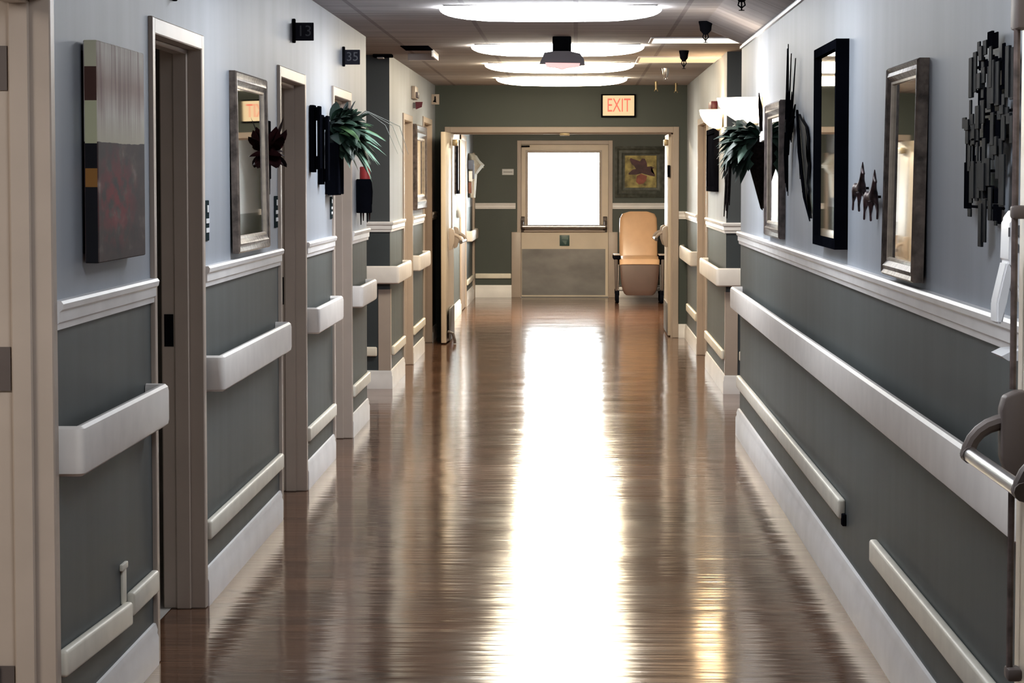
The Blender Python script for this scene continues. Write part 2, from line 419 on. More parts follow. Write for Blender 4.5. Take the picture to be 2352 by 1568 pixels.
base('right', [(XR, Y_NEAR + .14), (XR, Y_XAR), (XR + .2, Y_XAR)], BBR)
base('right_far', [(4.4, Y_XBR), (XR2, Y_XBR), (XR2, 21.75)], BB); base('right_far', [(XR2, 23.35), (XR2, Y_FIRE), (FX1, Y_FIRE)], BB)
base('end', [(-.865, Y_END), (XLOB, Y_END), (XLOB, 32.2)], BBR); base('end', [(XLOBR, Y_END), (.57, Y_END)], BBR)
base('lobby_left', [(XLOB, 30.5), (XLOB, Y_FIRE + .16)], BBR)
# ceiling edge angle on the right wall and two header strips at the cross hall
b = BM(); box(b, XR - .012, XR, Y_NEAR + .14, Y_XAR, H - .135, H - .120); struct('trim_20', b, TRIM)

# ------------------------------------------------------------------ hollow metal door frames
def jamb_frame(bm, s, x, y0, y1, z, fw=.055, depth=.145):
    """three sided frame in a wall parallel to y; s = +1 when the hall is on the +x side"""
    def bx(d0, d1, ya, yb, za, zb, bv=.004):
        xa, xb = x - s * d0, x - s * d1
        box(bm, min(xa, xb), max(xa, xb), ya, yb, za, zb, bv, 1)
    for (ya, yb, yc, yd) in ((y0, y0 + fw, y0 + fw, y0 + fw + .016), (y1 - fw, y1, y1 - fw - .016, y1 - fw)):
        bx(-.014, depth, ya, yb, 0, z)
        bx(.040, .095, yc - .001 if yc > yb - .01 else yc, yd + .001, 0, z - fw)
    bx(-.0138, depth - .0005, y0 + fw - .003, y1 - fw + .003, z - fw, z - .0006)
    bx(.040, .095, y0 + fw, y1 - fw, z - fw - .016, z - fw + .001)
def door_struct(n):
    o = bpy.data.objects.new('door_%d' % n, None); COL.objects.link(o); o['kind'] = 'structure'; return o
def strike(bm, s, x, y, z): box(bm, min(x - s * .100, x - s * .138), max(x - s * .100, x - s * .138), y - .004, y, z - .06, z + .06)
nd = 0
for (a, c, z) in DOORS_L:
    nd += 1; d = door_struct(nd); bm = BM(); jamb_frame(bm, 1, XL, a, c, z); obj('door_frame', bm, CASING, d)
    if nd == 1:
        # open leaf seen face on behind the far jamb, three hinges
        bm = BM(); box(bm, XL - 1.12, XL - .145, c - .062, c - .02, .01, z - .07, .003); obj('door_leaf', bm, LEAF, d)
        for hz in (.25, 1.10, 1.89):
            bm = BM(); box(bm, XL - .152, XL - .100, c - .0605, c - .055, hz - .058, hz + .058); tube(bm, [(XL - .146, c - .064, hz - .058), (XL - .146, c - .064, hz + .058)], .008); obj('hinge', bm, BRONZE, d)
        bm = BM(); box(bm, XL - .172, XL - .146, c - .066, c - .0621, 1.04, 1.155); box(bm, XL - .172, XL - .146, c - .066, c - .0621, 1.832, 1.948); obj('hinge_plate', bm, GREYP, d)
    else:
        bm = BM(); yy = c - .055
        box(bm, XL - .134, XL - .100, yy - .004, yy + .001, .98 if nd == 2 else .96, 1.10); obj('strike_plate', bm, DARK, d)
        # leaf swung open into the room, hinged on the near jamb
        bm = BM(); box(bm, XL - 1.12, XL - .146, a + .03, a + .072, .01, z - .07, .003); obj('door_leaf', bm, LEAF, d)
for (a, c, z) in DOORS_L2:
    nd += 1; d = door_struct(nd); bm = BM(); jamb_frame(bm, 1, XL2, a, c, z); obj('door_frame', bm, CASING, d)
    bm = BM(); box(bm, XL2 - .138, XL2 - .097, a + .057, c - .057, .01, z - .058, .003); obj('door_leaf', bm, LEAF, d)
for (a, c, z) in DOORS_R2:
    nd += 1; d = door_struct(nd); bm = BM(); jamb_frame(bm, -1, XR2, a, c, z); obj('door_frame', bm, CASING, d)
    bm = BM(); box(bm, XR2 + .097, XR2 + .138, a + .057, c - .057, .01, z - .058, .003); obj('door_leaf', bm, LEAF, d)
    bm = BM(); box(bm, XR2 + .04, XR2 + .097, a + .1, a + .14, .98, 1.1, .004); obj('door_handle', bm, BRASS, d)

def exit_bar(parent, p0, p1, out, br=.016, cm=BRONZE):
    """crossbar exit device between two points on the door face; out = unit vector away from the face"""
    p0, p1, out = Vector(p0), Vector(p1), Vector(out); al = (p1 - p0).normalized()
    bm = BM(); tube(bm, [p0 + out * .115 - Vector((0, 0, .035)), p1 + out * .115 - Vector((0, 0, .035))], br, 12); bar = obj('push_bar', bm, CHROME, parent)
    for p, sg in ((p0, 1), (p1, -1)):
        bm = BM()
        prof = [(-.115, .006), (-.105, .03), (-.04, .052), (.06, .054), (.088, .046), (.1, .02), (.1, 0), (-.115, 0)]
        w = .028
        a = [bm.verts.new(p + Vector((0, 0, z)) + out * h - al * w) for z, h in prof]; c = [bm.verts.new(p + Vector((0, 0, z)) + out * h + al * w) for z, h in prof]
        bm.faces.new(a); bm.faces.new(c)
        for i in range(len(a)):
            j = (i + 1) % len(a); bm.faces.new((a[i], a[j], c[j], c[i]))
        es = [e for e in bm.edges]
        bmesh.ops.bevel(bm, geom=es, offset=.005, segments=2, profile=.5, affect='EDGES')
        case = obj('latch_case', bm, cm, parent)
        bm = BM(); pts = []
        for t in range(7):
            u = t / 6; pts.append(p + al * sg * .0 + out * (.035 + .085 * math.sin(u * PI / 2)) + Vector((0, 0, .035 - .075 * (1 - math.cos(u * PI / 2)))))
        tube(bm, pts, [.017, .017, .016, .015, .015, .015, .016], 10); obj('lever_arm', bm, cm, parent)
        bm = BM(); c0 = p + out * .115 - Vector((0, 0, .035)); tube(bm, [c0 - al * .02, c0 + al * .02], .018, 12); obj('bar_end_cap', bm, BRONZE, parent)
    return bar

# fire doors, double egress: left leaf swung towards the camera, right leaf swung away
nd += 1; d = door_struct(nd)
bm = BM()
def face_frame(bm, x0, x1, z, y, dep, fw=.06):
    box(bm, x0, x0 + fw, y - .014, y + dep, 0, z, .004, 1); box(bm, x1 - fw, x1, y - .014, y + dep, 0, z, .004, 1); box(bm, x0 + fw - .003, x1 - fw + .003, y - .0138, y + dep - .0005, z - fw, z - .0006, .004, 1)
    box(bm, x0 + fw, x0 + fw + .016, y + .06, y + .1, 0, z - fw); box(bm, x1 - fw - .016, x1 - fw, y + .06, y + .1, 0, z - fw); box(bm, x0 + fw, x1 - fw, y + .06, y + .1, z - fw - .016, z - fw)
face_frame(bm, FX0, FX1, FZ, Y_FIRE, .174); obj('door_frame', bm, CASING, d)
bm = BM(); box(bm, -.16, -.06, Y_FIRE + .02, Y_FIRE + .1, FZ - .09, FZ - .05, .004); obj('head_latch', bm, BRASS, d)
def leaf_mesh(hx, hy, ang, w, th, sgn):
    """leaf hinged at (hx, hy); ang = direction of the leaf; sgn = which side the thickness goes"""
    bm = BM(); box(bm, 0, w, 0 if sgn > 0 else -th, th if sgn > 0 else 0, .012, FZ - .07, .004)
    bmesh.ops.transform(bm, matrix=Matrix.Translation((hx, hy, 0)) @ Matrix.Rotation(ang, 4, 'Z'), verts=bm.verts)
    return bm
nd += 1; dl = door_struct(nd)
angl = math.radians(-91.6)
obj('door_leaf', leaf_mesh(-1.272, Y_FIRE - .02, angl, 1.06, .045, 1), LEAF, dl)
fx = -1.222
exit_bar(dl, (fx - .012, Y_FIRE - .85, 1.02), (fx, Y_FIRE - .12, 1.02), (1, 0, 0), .016, CASING)
bm = BM(); tube(bm, [(fx - .006 + .02, Y_FIRE - .85, 1.12), (fx - .006 + .02, Y_FIRE - .85, 2.0)], .008); obj('vertical_rod', bm, CHROME, dl)
bm = BM(); box(bm, fx, fx + .05, Y_FIRE - .45, Y_FIRE - .12, 1.93, 1.99, .005); obj('door_closer', bm, BRASS, dl)
bm = BM(); tube(bm, [(fx - .02, Y_FIRE - 1.0, .12), (fx + .03, Y_FIRE - 1.0, .1), (fx + .05, Y_FIRE - 1.0, .03), (fx + .05, Y_FIRE - 1.0, .004)], .014); obj('door_stop', bm, BRONZE, dl)
bm = BM(); box(bm, fx - .01, fx + .004, Y_FIRE - .98, Y_FIRE - .1, .03, .34, .001); obj('kick_plate', bm, STEEL, dl)
nd += 1; dr = door_struct(nd)
obj('door_leaf', leaf_mesh(.985, Y_FIRE + .17, math.radians(90), 1.06, .045, 1), LEAF, dr)
exit_bar(dr, (.94, Y_FIRE + 1.05, 1.02), (.94, Y_FIRE + .35, 1.02), (-1, 0, 0), .016, CASING)
bm = BM(); box(bm, .90, .94, Y_FIRE + .25, Y_FIRE + .55, 1.94, 2.0, .005); obj('door_closer', bm, BRASS, dr)
bm = BM(); box(bm, .93, .955, Y_FIRE + .13, Y_FIRE + .172, 1.62, 1.74, .002); obj('hinge', bm, DARK, dr)
bm = BM(); box(bm, .932, .9405, Y_FIRE + .22, Y_FIRE + 1.2, .03, .34, .001); obj('kick_plate', bm, STEEL, dr)

# near right leaf, swung away along the right wall, with vertical rod exit device
nd += 1; dn = door_struct(nd)
NX = .94
bm = BM(); box(bm, NX, NX + .045, Y_NEAR + .12, 5.45, .012, 2.07, .004); obj('door_leaf', bm, LEAF, dn)
bm = BM(); box(bm, NX + .012, NX + .046, 5.451, 5.462, .012, 2.07, .002); obj('edge_seal', bm, WOODFR, dn)
exit_bar(dn, (NX, 5.35, 1.06), (NX, 4.72, 1.06), (-1, 0, 0))
for za, zb in ((1.16, 1.93), (.57, .945)):
    bm = BM(); tube(bm, [(NX - .022, 5.38, za), (NX - .022, 5.38, zb)], .007, 8); obj('vertical_rod', bm, WOODFR, dn)
for z0, z1, w in ((1.91, 2.05, .05), (1.517, 1.545, .024), (.545, .572, .03)):
    bm = BM(); box(bm, NX - .030, NX, 5.38 - w, 5.38 + w * .8, z0, z1, .006); obj('rod_latch', bm, BRONZE, dn)

# exit door at the end
nd += 1; de = door_struct(nd)
bm = BM(); face_frame(bm, EX0, EX1, EZ, Y_END, .12, .055); box(bm, -.865, -.735, Y_END - .03, Y_END + .02, 0, .885, .006); box(bm, .445, .57, Y_END - .03, Y_END + .02, 0, .885, .006); obj('door_frame', bm, CASING, de)
GX0, GX1, GZ0, GZ1 = -.647, .324, .99, 1.958
yl = Y_END + .035
bm = BM(); LX0, LX1, LZ1 = EX0 + .058, EX1 - .058, EZ - .058
for q in ((LX0, GX0, .012, LZ1), (GX1, LX1, .012, LZ1), (GX0, GX1, .012, GZ0), (GX0, GX1, GZ1, LZ1)): box(bm, q[0], q[1], yl, yl + .045, q[2], q[3])
leaf = obj('door_leaf', bm, LEAF, de)
bm = BM(); frame_ring(bm, lambda u, v, h: (u, yl - h, v), GX0 - .03, GX1 + .03, GZ0 - .03, GZ1 + .03, [(0, 0), (.002, .012), (.022, .014), (.034, .004), (.034, -.03), (0, -.01)]); obj('glazing_bead', bm, CASING, de)
bm = BM(); box(bm, GX0, GX1, yl + .02, yl + .026, GZ0, GZ1); obj('pane', bm, GLASS, de)
exit_bar(de, (.40, yl, .995), (-.715, yl, .995), (0, -1, 0), .026)
bm = BM(); box(bm, -.70, .40, yl - .035, yl, .885, .94, .006); obj('lower_rail', bm, CASING, de)
bm = BM(); box(bm, -.725, .405, yl - .003, yl, .03, .655); kp = obj('kick_plate', bm, STEEL, de)
bm = BM(); box(bm, -.214, -.082, yl - .008, yl, .697, .842, .002); sg = obj('door_sign', bm, TEAL, de); 
bm = BM(); mpE = lambda u, v, h: (u, yl - .008 - h, v)
plate(bm, [(-.192, .79), (-.165, .815), (-.1, .815), (-.1, .785)], mpE, 0, .001); plate(bm, [(-.18, .77), (-.12, .765), (-.125, .72), (-.14, .715)], mpE, 0, .001); obj('sign_print', bm, TEALL, sg)
bm = BM(); box(bm, EX0 + .06, EX0 + .17, Y_END - .03, Y_END + .01, 2.03, 2.052, .003); obj('closer_arm', bm, DARK, de)
bm = BM(); box(bm, LX0, LX1, Y_END - .03, Y_END + .12, 0, .012); obj('threshold', bm, STEEL, de)

# ------------------------------------------------------------------ handrails, bumper rails, corner guards
HRP = [(-.035, .815), (-.028, .806), (-.012, .804), (-.003, .812), (0, .826), (0, .918), (-.003, .932), (-.012, .940), (-.026, .938), (-.035, .928)]
def arc(c, r, a0, a1, n=4): return [(c[0] + r * math.cos(a0 + (a1 - a0) * i / n), c[1] + r * math.sin(a0 + (a1 - a0) * i / n)) for i in range(n + 1)]
def rail_thing(label, path, bracket_pts, far=False):
    cx = sum(p[0] for p in path) / len(path); cy = sum(p[1] for p in path) / len(path)
    t = thing('handrail', label, 'handrail', (cx, cy, .80))
    bm = BM(); sweep(bm, path, HRP); obj('rail', bm, RAIL, t)
    for (xa, xb, ya, yb) in bracket_pts:
        bm = BM(); box(bm, xa, xb, ya, yb, .835, .905, .004); obj('bracket', bm, GREYP, t)
    return t
P_ = .078
def left_rail(y0, y1, label, x=XL, r=.028):
    xf = x + P_
    path = [(x + .002, y1)] + arc((xf - r, y1 - r), r, PI / 2, 0) + arc((xf - r, y0 + r), r, 0, -PI / 2) + [(x + .002, y0)]
    n = max(1, int((y1 - y0) / .9))
    rail_thing(label, path, [(x, xf - .03, y0 + (k + .5) * (y1 - y0) / n - .03, y0 + (k + .5) * (y1 - y0) / n + .03) for k in range(n)])
left_rail(6.785, 8.24, 'ivory handrail on the left wall below the abstract canvas, nearest one')
left_rail(9.535, 11.82, 'ivory handrail on the left wall below the gilt framed mirror')
left_rail(13.12, 14.48, 'short ivory handrail under the two narrow black wall frames')
left_rail(15.80, 16.92, 'short ivory handrail below the black wall sconce with red candle')
left_rail(22.14, 23.66, 'short ivory handrail under the narrow framed picture on the far left wall', XL2)
# round the grey column, left
xf, yf = XL2 + P_, Y_XB - P_
rail_thing('ivory handrail wrapping the corner of the dark grey column on the left',
    [(XL2 + .002, 20.92)] + arc((xf - .028, 20.92 - .028), .028, PI / 2, 0) + arc((xf - .028, yf + .028), .028, 0, -PI / 2) + [(-3.8, yf)],
    [(XL2, xf - .03, 20.2, 20.26), (-1.75, -1.69, yf + .03, Y_XB), (-2.6, -2.54, yf + .03, Y_XB)])
# right
def right_rail(y0, y1, label, x=XR, r=.028, br=1.2):
    xf = x - P_
    path = [(x - .002, y0)] + arc((xf + r, y0 + r), r, -PI / 2, -PI) + arc((xf + r, y1 - r), r, PI, PI / 2) + [(x - .002, y1)]
    n = max(1, int((y1 - y0) / br))
    rail_thing(label, path, [(xf + .03, x, y0 + (k + .5) * (y1 - y0) / n - .03, y0 + (k + .5) * (y1 - y0) / n + .03) for k in range(n)])
right_rail(5.55, 15.80, 'long pale handrail running the whole length of the right wall')
xf, yf = XR2 - P_, Y_XBR - P_
rail_thing('ivory handrail wrapping the corner of the dark grey column on the right',
    [(3.8, yf)] + arc((xf + .028, yf + .028), .028, -PI / 2, -PI) + arc((xf + .028, 21.6 - .028), .028, PI, PI / 2) + [(XR2 - .002, 21.6)],
    [(xf + .03, XR2, 20.2, 20.26), (1.5, 1.56, yf + .03, Y_XBR), (2.4, 2.46, yf + .03, Y_XBR)])
xf = XR2 - P_
rail_thing('yellow lit handrail beside the right jamb of the fire doors',
    [(XR2 - .002, 23.42)] + arc((xf + .028, 23.42 + .028), .028, -PI / 2, -PI) + arc((xf + .028, Y_FIRE - P_ - .06), .03, PI, PI * .75) + [(FX1 + .03, Y_FIRE - .004)],
    [(xf + .03, XR2, 24.3, 24.36)])
left_rail(32.55, 34.5, 'handrail on the left wall of the lobby beyond the fire doors', XLOB)

def bumper(label, x0, x1, y0, y1, z0, z1, dz=0.):
    bm = BM(); box(bm, x0, x1, y0, y1, z0, z1, .010, 3)
    if dz:
        for v in bm.verts: v.co.z += dz * ((v.co.y - y0) / (y1 - y0))
    o = obj('bumper_rail', bm, BUMP, None, origin=((x0 + x1) / 2, (y0 + y1) / 2, z0)); tag(o, label, 'bumper rail'); return o
bumper('nearest cream bumper rail low on the left wall, sagging towards its broken joint', XL, XL + .028, 6.78, 7.80, .262, .336, -.036)
bumper('short cream bumper rail piece raised at the broken joint, left wall', XL, XL + .028, 7.83, 8.30, .248, .322)
bumper('cream bumper rail low on the left wall under the gilt mirror', XL, XL + .028, 9.52, 11.90, .248, .320)
bumper('cream bumper rail low on the left wall under the two black frames', XL, XL + .028, 13.12, 14.56, .248, .320)
bumper('short cream bumper rail between the third door and the cross hall, left', XL, XL + .028, 15.80, Y_XA - .03, .248, .320)
bumper('cream bumper rail on the front of the left grey column', -3.9, XL2 - .10, Y_XB - .028, Y_XB, .248, .320)
bumper('cream bumper rail on the hall side of the left grey column', XL2, XL2 + .028, Y_XB + .1, 20.92, .248, .320)
bumper('cream bumper rail below the narrow framed picture, far left wall', XL2, XL2 + .028, 22.12, 23.66, .248, .320)
bp_ = bumper('long cream bumper rail low on the right wall, far piece', XR - .030, XR, 9.72, 15.90, .308, .383)
bm = BM(); box(bm, XR - .016, XR, 9.68, 9.735, .285, .33, .003); obj('end_clip', bm, DARK, bp_)
bumper('cream bumper rail low on the right wall, nearest piece under the long handrail', XR - .030, XR, 5.7, 8.68, .300, .378)
bumper('cream bumper rail on the front of the right grey column', XR2 + .10, 3.9, Y_XBR - .028, Y_XBR, .248, .320)
bumper('cream bumper rail on the hall side of the right grey column', XR2 - .028, XR2, Y_XBR + .1, 21.7, .248, .320)
bumper('yellow lit bumper rail beside the right jamb of the fire doors', XR2 - .028, XR2, 23.4, 25.3, .300, .375)
bumper('cream bumper rail on the end wall left of the exit door', XLOB + .03, -.87, Y_END - .028, Y_END, .255, .325)
bumper('cream bumper rail low on the lobby left wall', XLOB, XLOB + .028, 32.4, 34.6, .255, .325)
# peeled bracket above the broken joint
bm = BM(); box(bm, XL, XL + .008, 7.74, 7.80, .30, .41, .002); box(bm, XL, XL + .012, 7.72, 7.81, .405, .425, .003)
tag(obj('bracket', bm, BUMP, None, origin=(XL, 7.77, .30)), 'small pale strip standing up from the broken bumper joint on the left wall', 'bracket')

def guard(label, x, y, sx):
    """corner guard: two thin leaves round a wall corner"""
    bm = BM(); h0, h1 = .14, .76
    box(bm, min(x, x - sx * .09), max(x, x - sx * .09), y - .005, y + .001, h0, h1, .001, 1)
    box(bm, min(x, x + sx * .005), max(x, x + sx * .005), y - .005, y + .07, h0, h1, .001, 1)
    tag(obj('corner_guard', bm, CASING, None, origin=(x, y, h0)), label, 'corner guard')
guard('beige corner guard below the handrail on the left grey column', XL2, Y_XB, 1)
guard('beige corner guard below the handrail on the right grey column', XR2, Y_XBR, -1)

# ------------------------------------------------------------------ ceiling fixtures
def cloud_light(label, loc, mat):
    t = thing('ceiling_light', label, 'ceiling light', loc, None)
    bm = BM(); rings = []; a, c, h = .61, .225, .074
    n = 40
    for i in range(9):
        f = i / 8; k = (1 - f ** 2.6) ** (1 / 2.6) if f < 1 else .02
        rings.append([Vector((a * k * math.copysign(abs(math.cos(q)) ** .8, math.cos(q)), c * k * math.copysign(abs(math.sin(q)) ** .55, math.sin(q)), -h * f)) + Vector(loc) for q in [2 * PI * j / n for j in range(n)]])
    faces_from_grid(bm, rings, caps=True); obj('diffuser', bm, mat, t)
    bm = BM(); box(bm, loc[0] - .58, loc[0] + .58, loc[1] - .2, loc[1] + .2, loc[2], H, .001); obj('base_pan', bm, WHITEP, t)
    return t
ZL = H - .006
cloud_light('nearest glowing white ceiling light across the hall', (-.138, 14.12, ZL), LAMPC)
cloud_light('glowing ceiling light just behind the dark fixture with the red lens', (-.128, 18.15, ZL), LAMPW)
cloud_light('third glowing ceiling light, narrower band below the red lens fixture', (-.133, 21.0, ZL), LAMPA)
cloud_light('farthest glowing ceiling light, next to the dark green fire door wall', (-.131, 23.94, ZL), LAMPA)
cloud_light('ceiling light overhead at the nearest end of the hall', (-.135, 5.0, ZL), LAMPN)
cloud_light('added unseen fill light just above the top edge of the photo', (-.135, 9.7, ZL), LAMPN)  # extra lamp out of view, added to lift the handrails and trim below
cloud_light('warm ceiling light in the lobby behind the fire doors', (-.1, 29.6, ZL), LAMPY)

cloud_light('added unseen fill light inside the room through the nearest left doorway', (-2.9, 5.0, ZL), LAMPR)  # unseen lamp added to brighten the near left door jamb
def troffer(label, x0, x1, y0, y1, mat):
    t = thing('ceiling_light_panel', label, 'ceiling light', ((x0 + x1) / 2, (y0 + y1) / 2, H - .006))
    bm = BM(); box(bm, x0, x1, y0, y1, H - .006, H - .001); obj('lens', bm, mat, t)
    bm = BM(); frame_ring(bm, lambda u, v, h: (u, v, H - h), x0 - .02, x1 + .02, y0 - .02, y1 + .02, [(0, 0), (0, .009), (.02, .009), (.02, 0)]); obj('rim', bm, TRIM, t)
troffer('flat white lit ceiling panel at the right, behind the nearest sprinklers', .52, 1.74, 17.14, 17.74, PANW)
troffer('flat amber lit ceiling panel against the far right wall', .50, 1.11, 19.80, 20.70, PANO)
t = thing('alarm_light', 'dark ceiling fixture with a glowing red lens in front of the lights', 'alarm light', (-.091, 17.03, 2.33))
cx, cy = -.091, 17.03
bm = BM(); box(bm, cx - .063, cx + .061, cy - .03, cy + .03, 2.43, H, .006); obj('ceiling_mount', bm, DARK, t)
bm = BM(); plate(bm, [(-.149, 2.360), (-.129, 2.400), (-.117, 2.432), (-.048, 2.442), (.048, 2.442), (.120, 2.426), (.144, 2.391), (.152, 2.353), (.115, 2.348)], lambda u, v, h: (cx + u, cy + h, v), -.06, .06); obj('housing', bm, FIXT, t)
bm = BM(); plate(bm, [(-.110, 2.366), (.120, 2.362), (.113, 2.343), (.03, 2.333), (0, 2.322), (-.03, 2.333), (-.104, 2.343)], lambda u, v, h: (cx + u, cy + h, v), -.063, .063); obj('lens', bm, REDL, t)

def sprinkler(label, loc, mat, drop=.125, r=.042):
    t = thing('sprinkler', label, 'sprinkler', loc); x, y, z = loc
    bm = BM(); lathe(bm, [(.002, -.0), (r, -.0), (r, -.008), (r * .86, -.03), (r * .8, -.055), (r * .45, -.072), (.012, -.08), (.012, -.0)], (x, y, z), 16); obj('escutcheon', bm, mat, t)
    bm = BM()
    for sx in (-1, 1): tube(bm, [(x + sx * .012, y, z - .075), (x + sx * .017, y, z - .095), (x, y, z - drop + .01)], .004, 6)
    tube(bm, [(x, y, z - .075), (x, y, z - drop)], .004, 6); obj('frame', bm, mat, t)
    bm = BM(); lathe(bm, [(.0005, 0), (.014, 0), (.014, -.003), (.0005, -.003)], (x, y, z - drop), 12); obj('deflector', bm, mat, t)
sprinkler('dark sprinkler head at the top edge of the photo, nearest one', (.80, 12.46, H - .008), DARK, .118)
sprinkler('dark sprinkler head in front of the bright ceiling strip', (.775, 15.40, H), DARK, .125)
sprinkler('dark sprinkler head in front of the orange ceiling strip', (.793, 18.90, H), DARK, .13, .036)
sprinkler('chrome sprinkler head between the orange strip and the exit sign', (.765, 21.9, H), CHROME, .09, .032)
sprinkler('small pale sprinkler head against the top of the dark green wall, left one', (.776, 24.86, H), BRASS, .075, .016)
sprinkler('small pale sprinkler head against the top of the dark green wall, right one', (.985, 25.3, H), BRASS, .055, .014)

t = thing('ceiling_vent', 'pale ceiling vent with a dark slot beside the left grey column', 'vent', (-1.14, 19.0, H - .05))
bm = BM(); box(bm, -1.24, -1.04, 18.15, 18.75, H - .006, H, .002); obj('slot', bm, BLACK, t)
bm = BM(); box(bm, -1.26, -1.04, 19.30, 19.40, H - .05, H, .004); box(bm, -1.05, -1.035, 18.72, 19.40, H - .05, H, .002); obj('lip', bm, TRIM, t)
t = thing('ceiling_bracket', 'dark flat bracket under the ceiling at the left grey column', 'bracket', (-1.45, 19.42, H - .03))
bm = BM(); box(bm, -1.53, -1.385, 19.36, 19.5, H - .022, H, .003); obj('plate', bm, BLACK, t)
bm = BM(); box(bm, -1.50, -1.45, 19.38, 19.48, H - .032, H - .022, .003); obj('pad', bm, WHITEP, t)

# ------------------------------------------------------------------ signs and small wall devices
def flag_sign(label, y, z, txt, x=XL):
    t = thing('room_number_sign', label, 'sign', (x, y, z))
    bm = BM(); box(bm, x, x + .016, y - .012, y + .012, z - .056, z + .062, .003, 1); obj('wall_bracket', bm, DARK, t)
    bm = BM(); box(bm, x + .014, x + .105, y - .005, y + .005, z - .045, z + .043, .002, 1); pl = obj('panel', bm, SIGNG, t)
    if txt:
        bm = BM(); letters(bm, txt, .075, lambda u, v, h: (x + .060 + u, y - .0055 - h, z + v), .0006); obj('number', bm, SIGNL, t)
flag_sign('dark projecting room number sign above the second door on the left', 12.6, 2.322, '13')
flag_sign('dark projecting room number sign nearer the grey column on the left', 15.3, 2.325, '35')
flag_sign('dark projecting room number sign above the first door, cut by the photo top', 8.85, 2.268, '')

def door_plate(label, y, z0, z1, x=XL):
    t = thing('room_plate', label, 'sign', (x, y, z0))
    bm = BM(); box(bm, x, x + .006, y - .055, y + .055, z0, z1, .002, 1); obj('plate', bm, TEALD, t)
    hh = z1 - z0
    for (a, c, ya, yb) in ((.70, .88, -.005, .03), (.43, .55, -.035, .045), (.20, .32, -.035, .045)):
        bm = BM(); box(bm, x + .006, x + .009, y + ya, y + yb, z0 + a * hh, z0 + c * hh, .001, 1); obj('insert', bm, PAPER, t)
door_plate('teal and white room plate right of the first door', 9.60, 1.368, 1.52)
door_plate('dark room plate between the maroon flower and the second door', 11.84, 1.375, 1.522)
door_plate('dark room plate under the wall planter beside the third door', 14.53, 1.375, 1.50)

t = thing('exit_sign', 'lit EXIT sign with red letters on the dark green wall', 'sign', (.43, 25.8, 2.23))
bm = BM(); box(bm, .255, .603, 25.80, 25.85, 2.218, 2.45, .004); obj('housing', bm, DARK, t)
bm = BM(); box(bm, .272, .587, 25.792, 25.802, 2.234, 2.436, .002); obj('face', bm, EXITY, t)
bm = BM(); letters(bm, 'EXIT', .172, lambda u, v, h: (.432 + u * .68, 25.7915 - h, 2.332 + v * 1.12), .001); obj('lettering', bm, EXITR, t)

t = thing('alarm_strobe', 'grey fire alarm strobe high on the far left wall', 'alarm', (XL2, 22.3, 2.29))
bm = BM(); box(bm, XL2, XL2 + .035, 22.1, 22.5, 2.29, 2.40, .006); obj('housing', bm, CASING, t)
bm = BM(); box(bm, XL2 + .035, XL2 + .055, 22.16, 22.36, 2.30, 2.35, .005); obj('lens', bm, FIXT, t)
t = thing('alarm_pennant', 'small dark red sign sticking out below the strobe, far left wall', 'sign', (XL2, 22.4, 2.2))
bm = BM(); plate(bm, [(.02, 2.27), (.083, 2.27), (.075, 2.225), (.024, 2.205)], lambda u, v, h: (XL2 + u, 22.35 + h, v), 0, .02); obj('panel', bm, REDP, t)
bm = BM(); box(bm, XL2, XL2 + .022, 22.35, 22.37, 2.215, 2.265); obj('arm', bm, GREYP, t)
t = thing('wall_sign', 'pale sign plate with dark mark, top corner left of the fire doors', 'sign', (XL2, 25.2, 2.33))
bm = BM(); box(bm, XL2, XL2 + .075, 25.2, 25.215, 2.33, 2.43, .002); obj('plate', bm, CASING, t)
bm = BM(); plate(bm, [(.012, 2.355), (.028, 2.375), (.03, 2.41), (.042, 2.41), (.045, 2.36), (.05, 2.35)], lambda u, v, h: (XL2 + u, 25.2 - h, v), 0, .003); obj('mark', bm, DARK, t)
bm = BM(); box(bm, XR2 - .05, XR2, 20.35, 20.75, 2.15, 2.215, .006); tag(obj('alarm_horn', bm, REDP, None, origin=(XR2, 20.5, 2.15)), 'small red alarm box on the far right wall above the amber sconce', 'alarm')
bm = BM(); box(bm, -.992, -.836, Y_END - .012, Y_END, 1.655, 1.735, .002); ws = tag(obj('wall_plate', bm, PAPER, None, origin=(-.91, Y_END, 1.655)), 'small white notice plate left of the exit door', 'sign')
bm = BM(); box(bm, -.975, -.853, Y_END - .0135, Y_END - .0118, 1.69, 1.698); obj('print_line', bm, GREYP, ws)

t = thing('sanitizer_dispenser', 'white hand sanitizer dispenser on the right wall behind the open door', 'dispenser', (XR, 5.64, 1.29))
bm = BM(); plate(bm, [(0, 1.33), (0, 1.545), (-.035, 1.545), (-.07, 1.535), (-.088, 1.51), (-.09, 1.42), (-.075, 1.40), (-.06, 1.33)], lambda u, v, h: (XR + u, 5.64 + h, v), -.06, .06); bmesh.ops.bevel(bm, geom=list(bm.edges), offset=.006, segments=2, affect='EDGES'); obj('housing', bm, WHITEP, t)
bm = BM(); plate(bm, [(-.07, 1.42), (-.092, 1.42), (-.112, 1.33), (-.112, 1.285), (-.098, 1.285), (-.09, 1.33)], lambda u, v, h: (XR + u, 5.64 + h, v), -.04, .04); bmesh.ops.bevel(bm, geom=list(bm.edges), offset=.004, segments=2, affect='EDGES'); obj('push_lever', bm, WHITEP, t)
bm = BM(); box(bm, XR - .092, XR - .088, 5.575, 5.5795, 1.475, 1.495); box(bm, XR - .085, XR - .06, 5.577, 5.5795, 1.478, 1.5); box(bm, XR - .085, XR - .07, 5.577, 5.5795, 1.445, 1.46); obj('label_print', bm, GREYP, t)
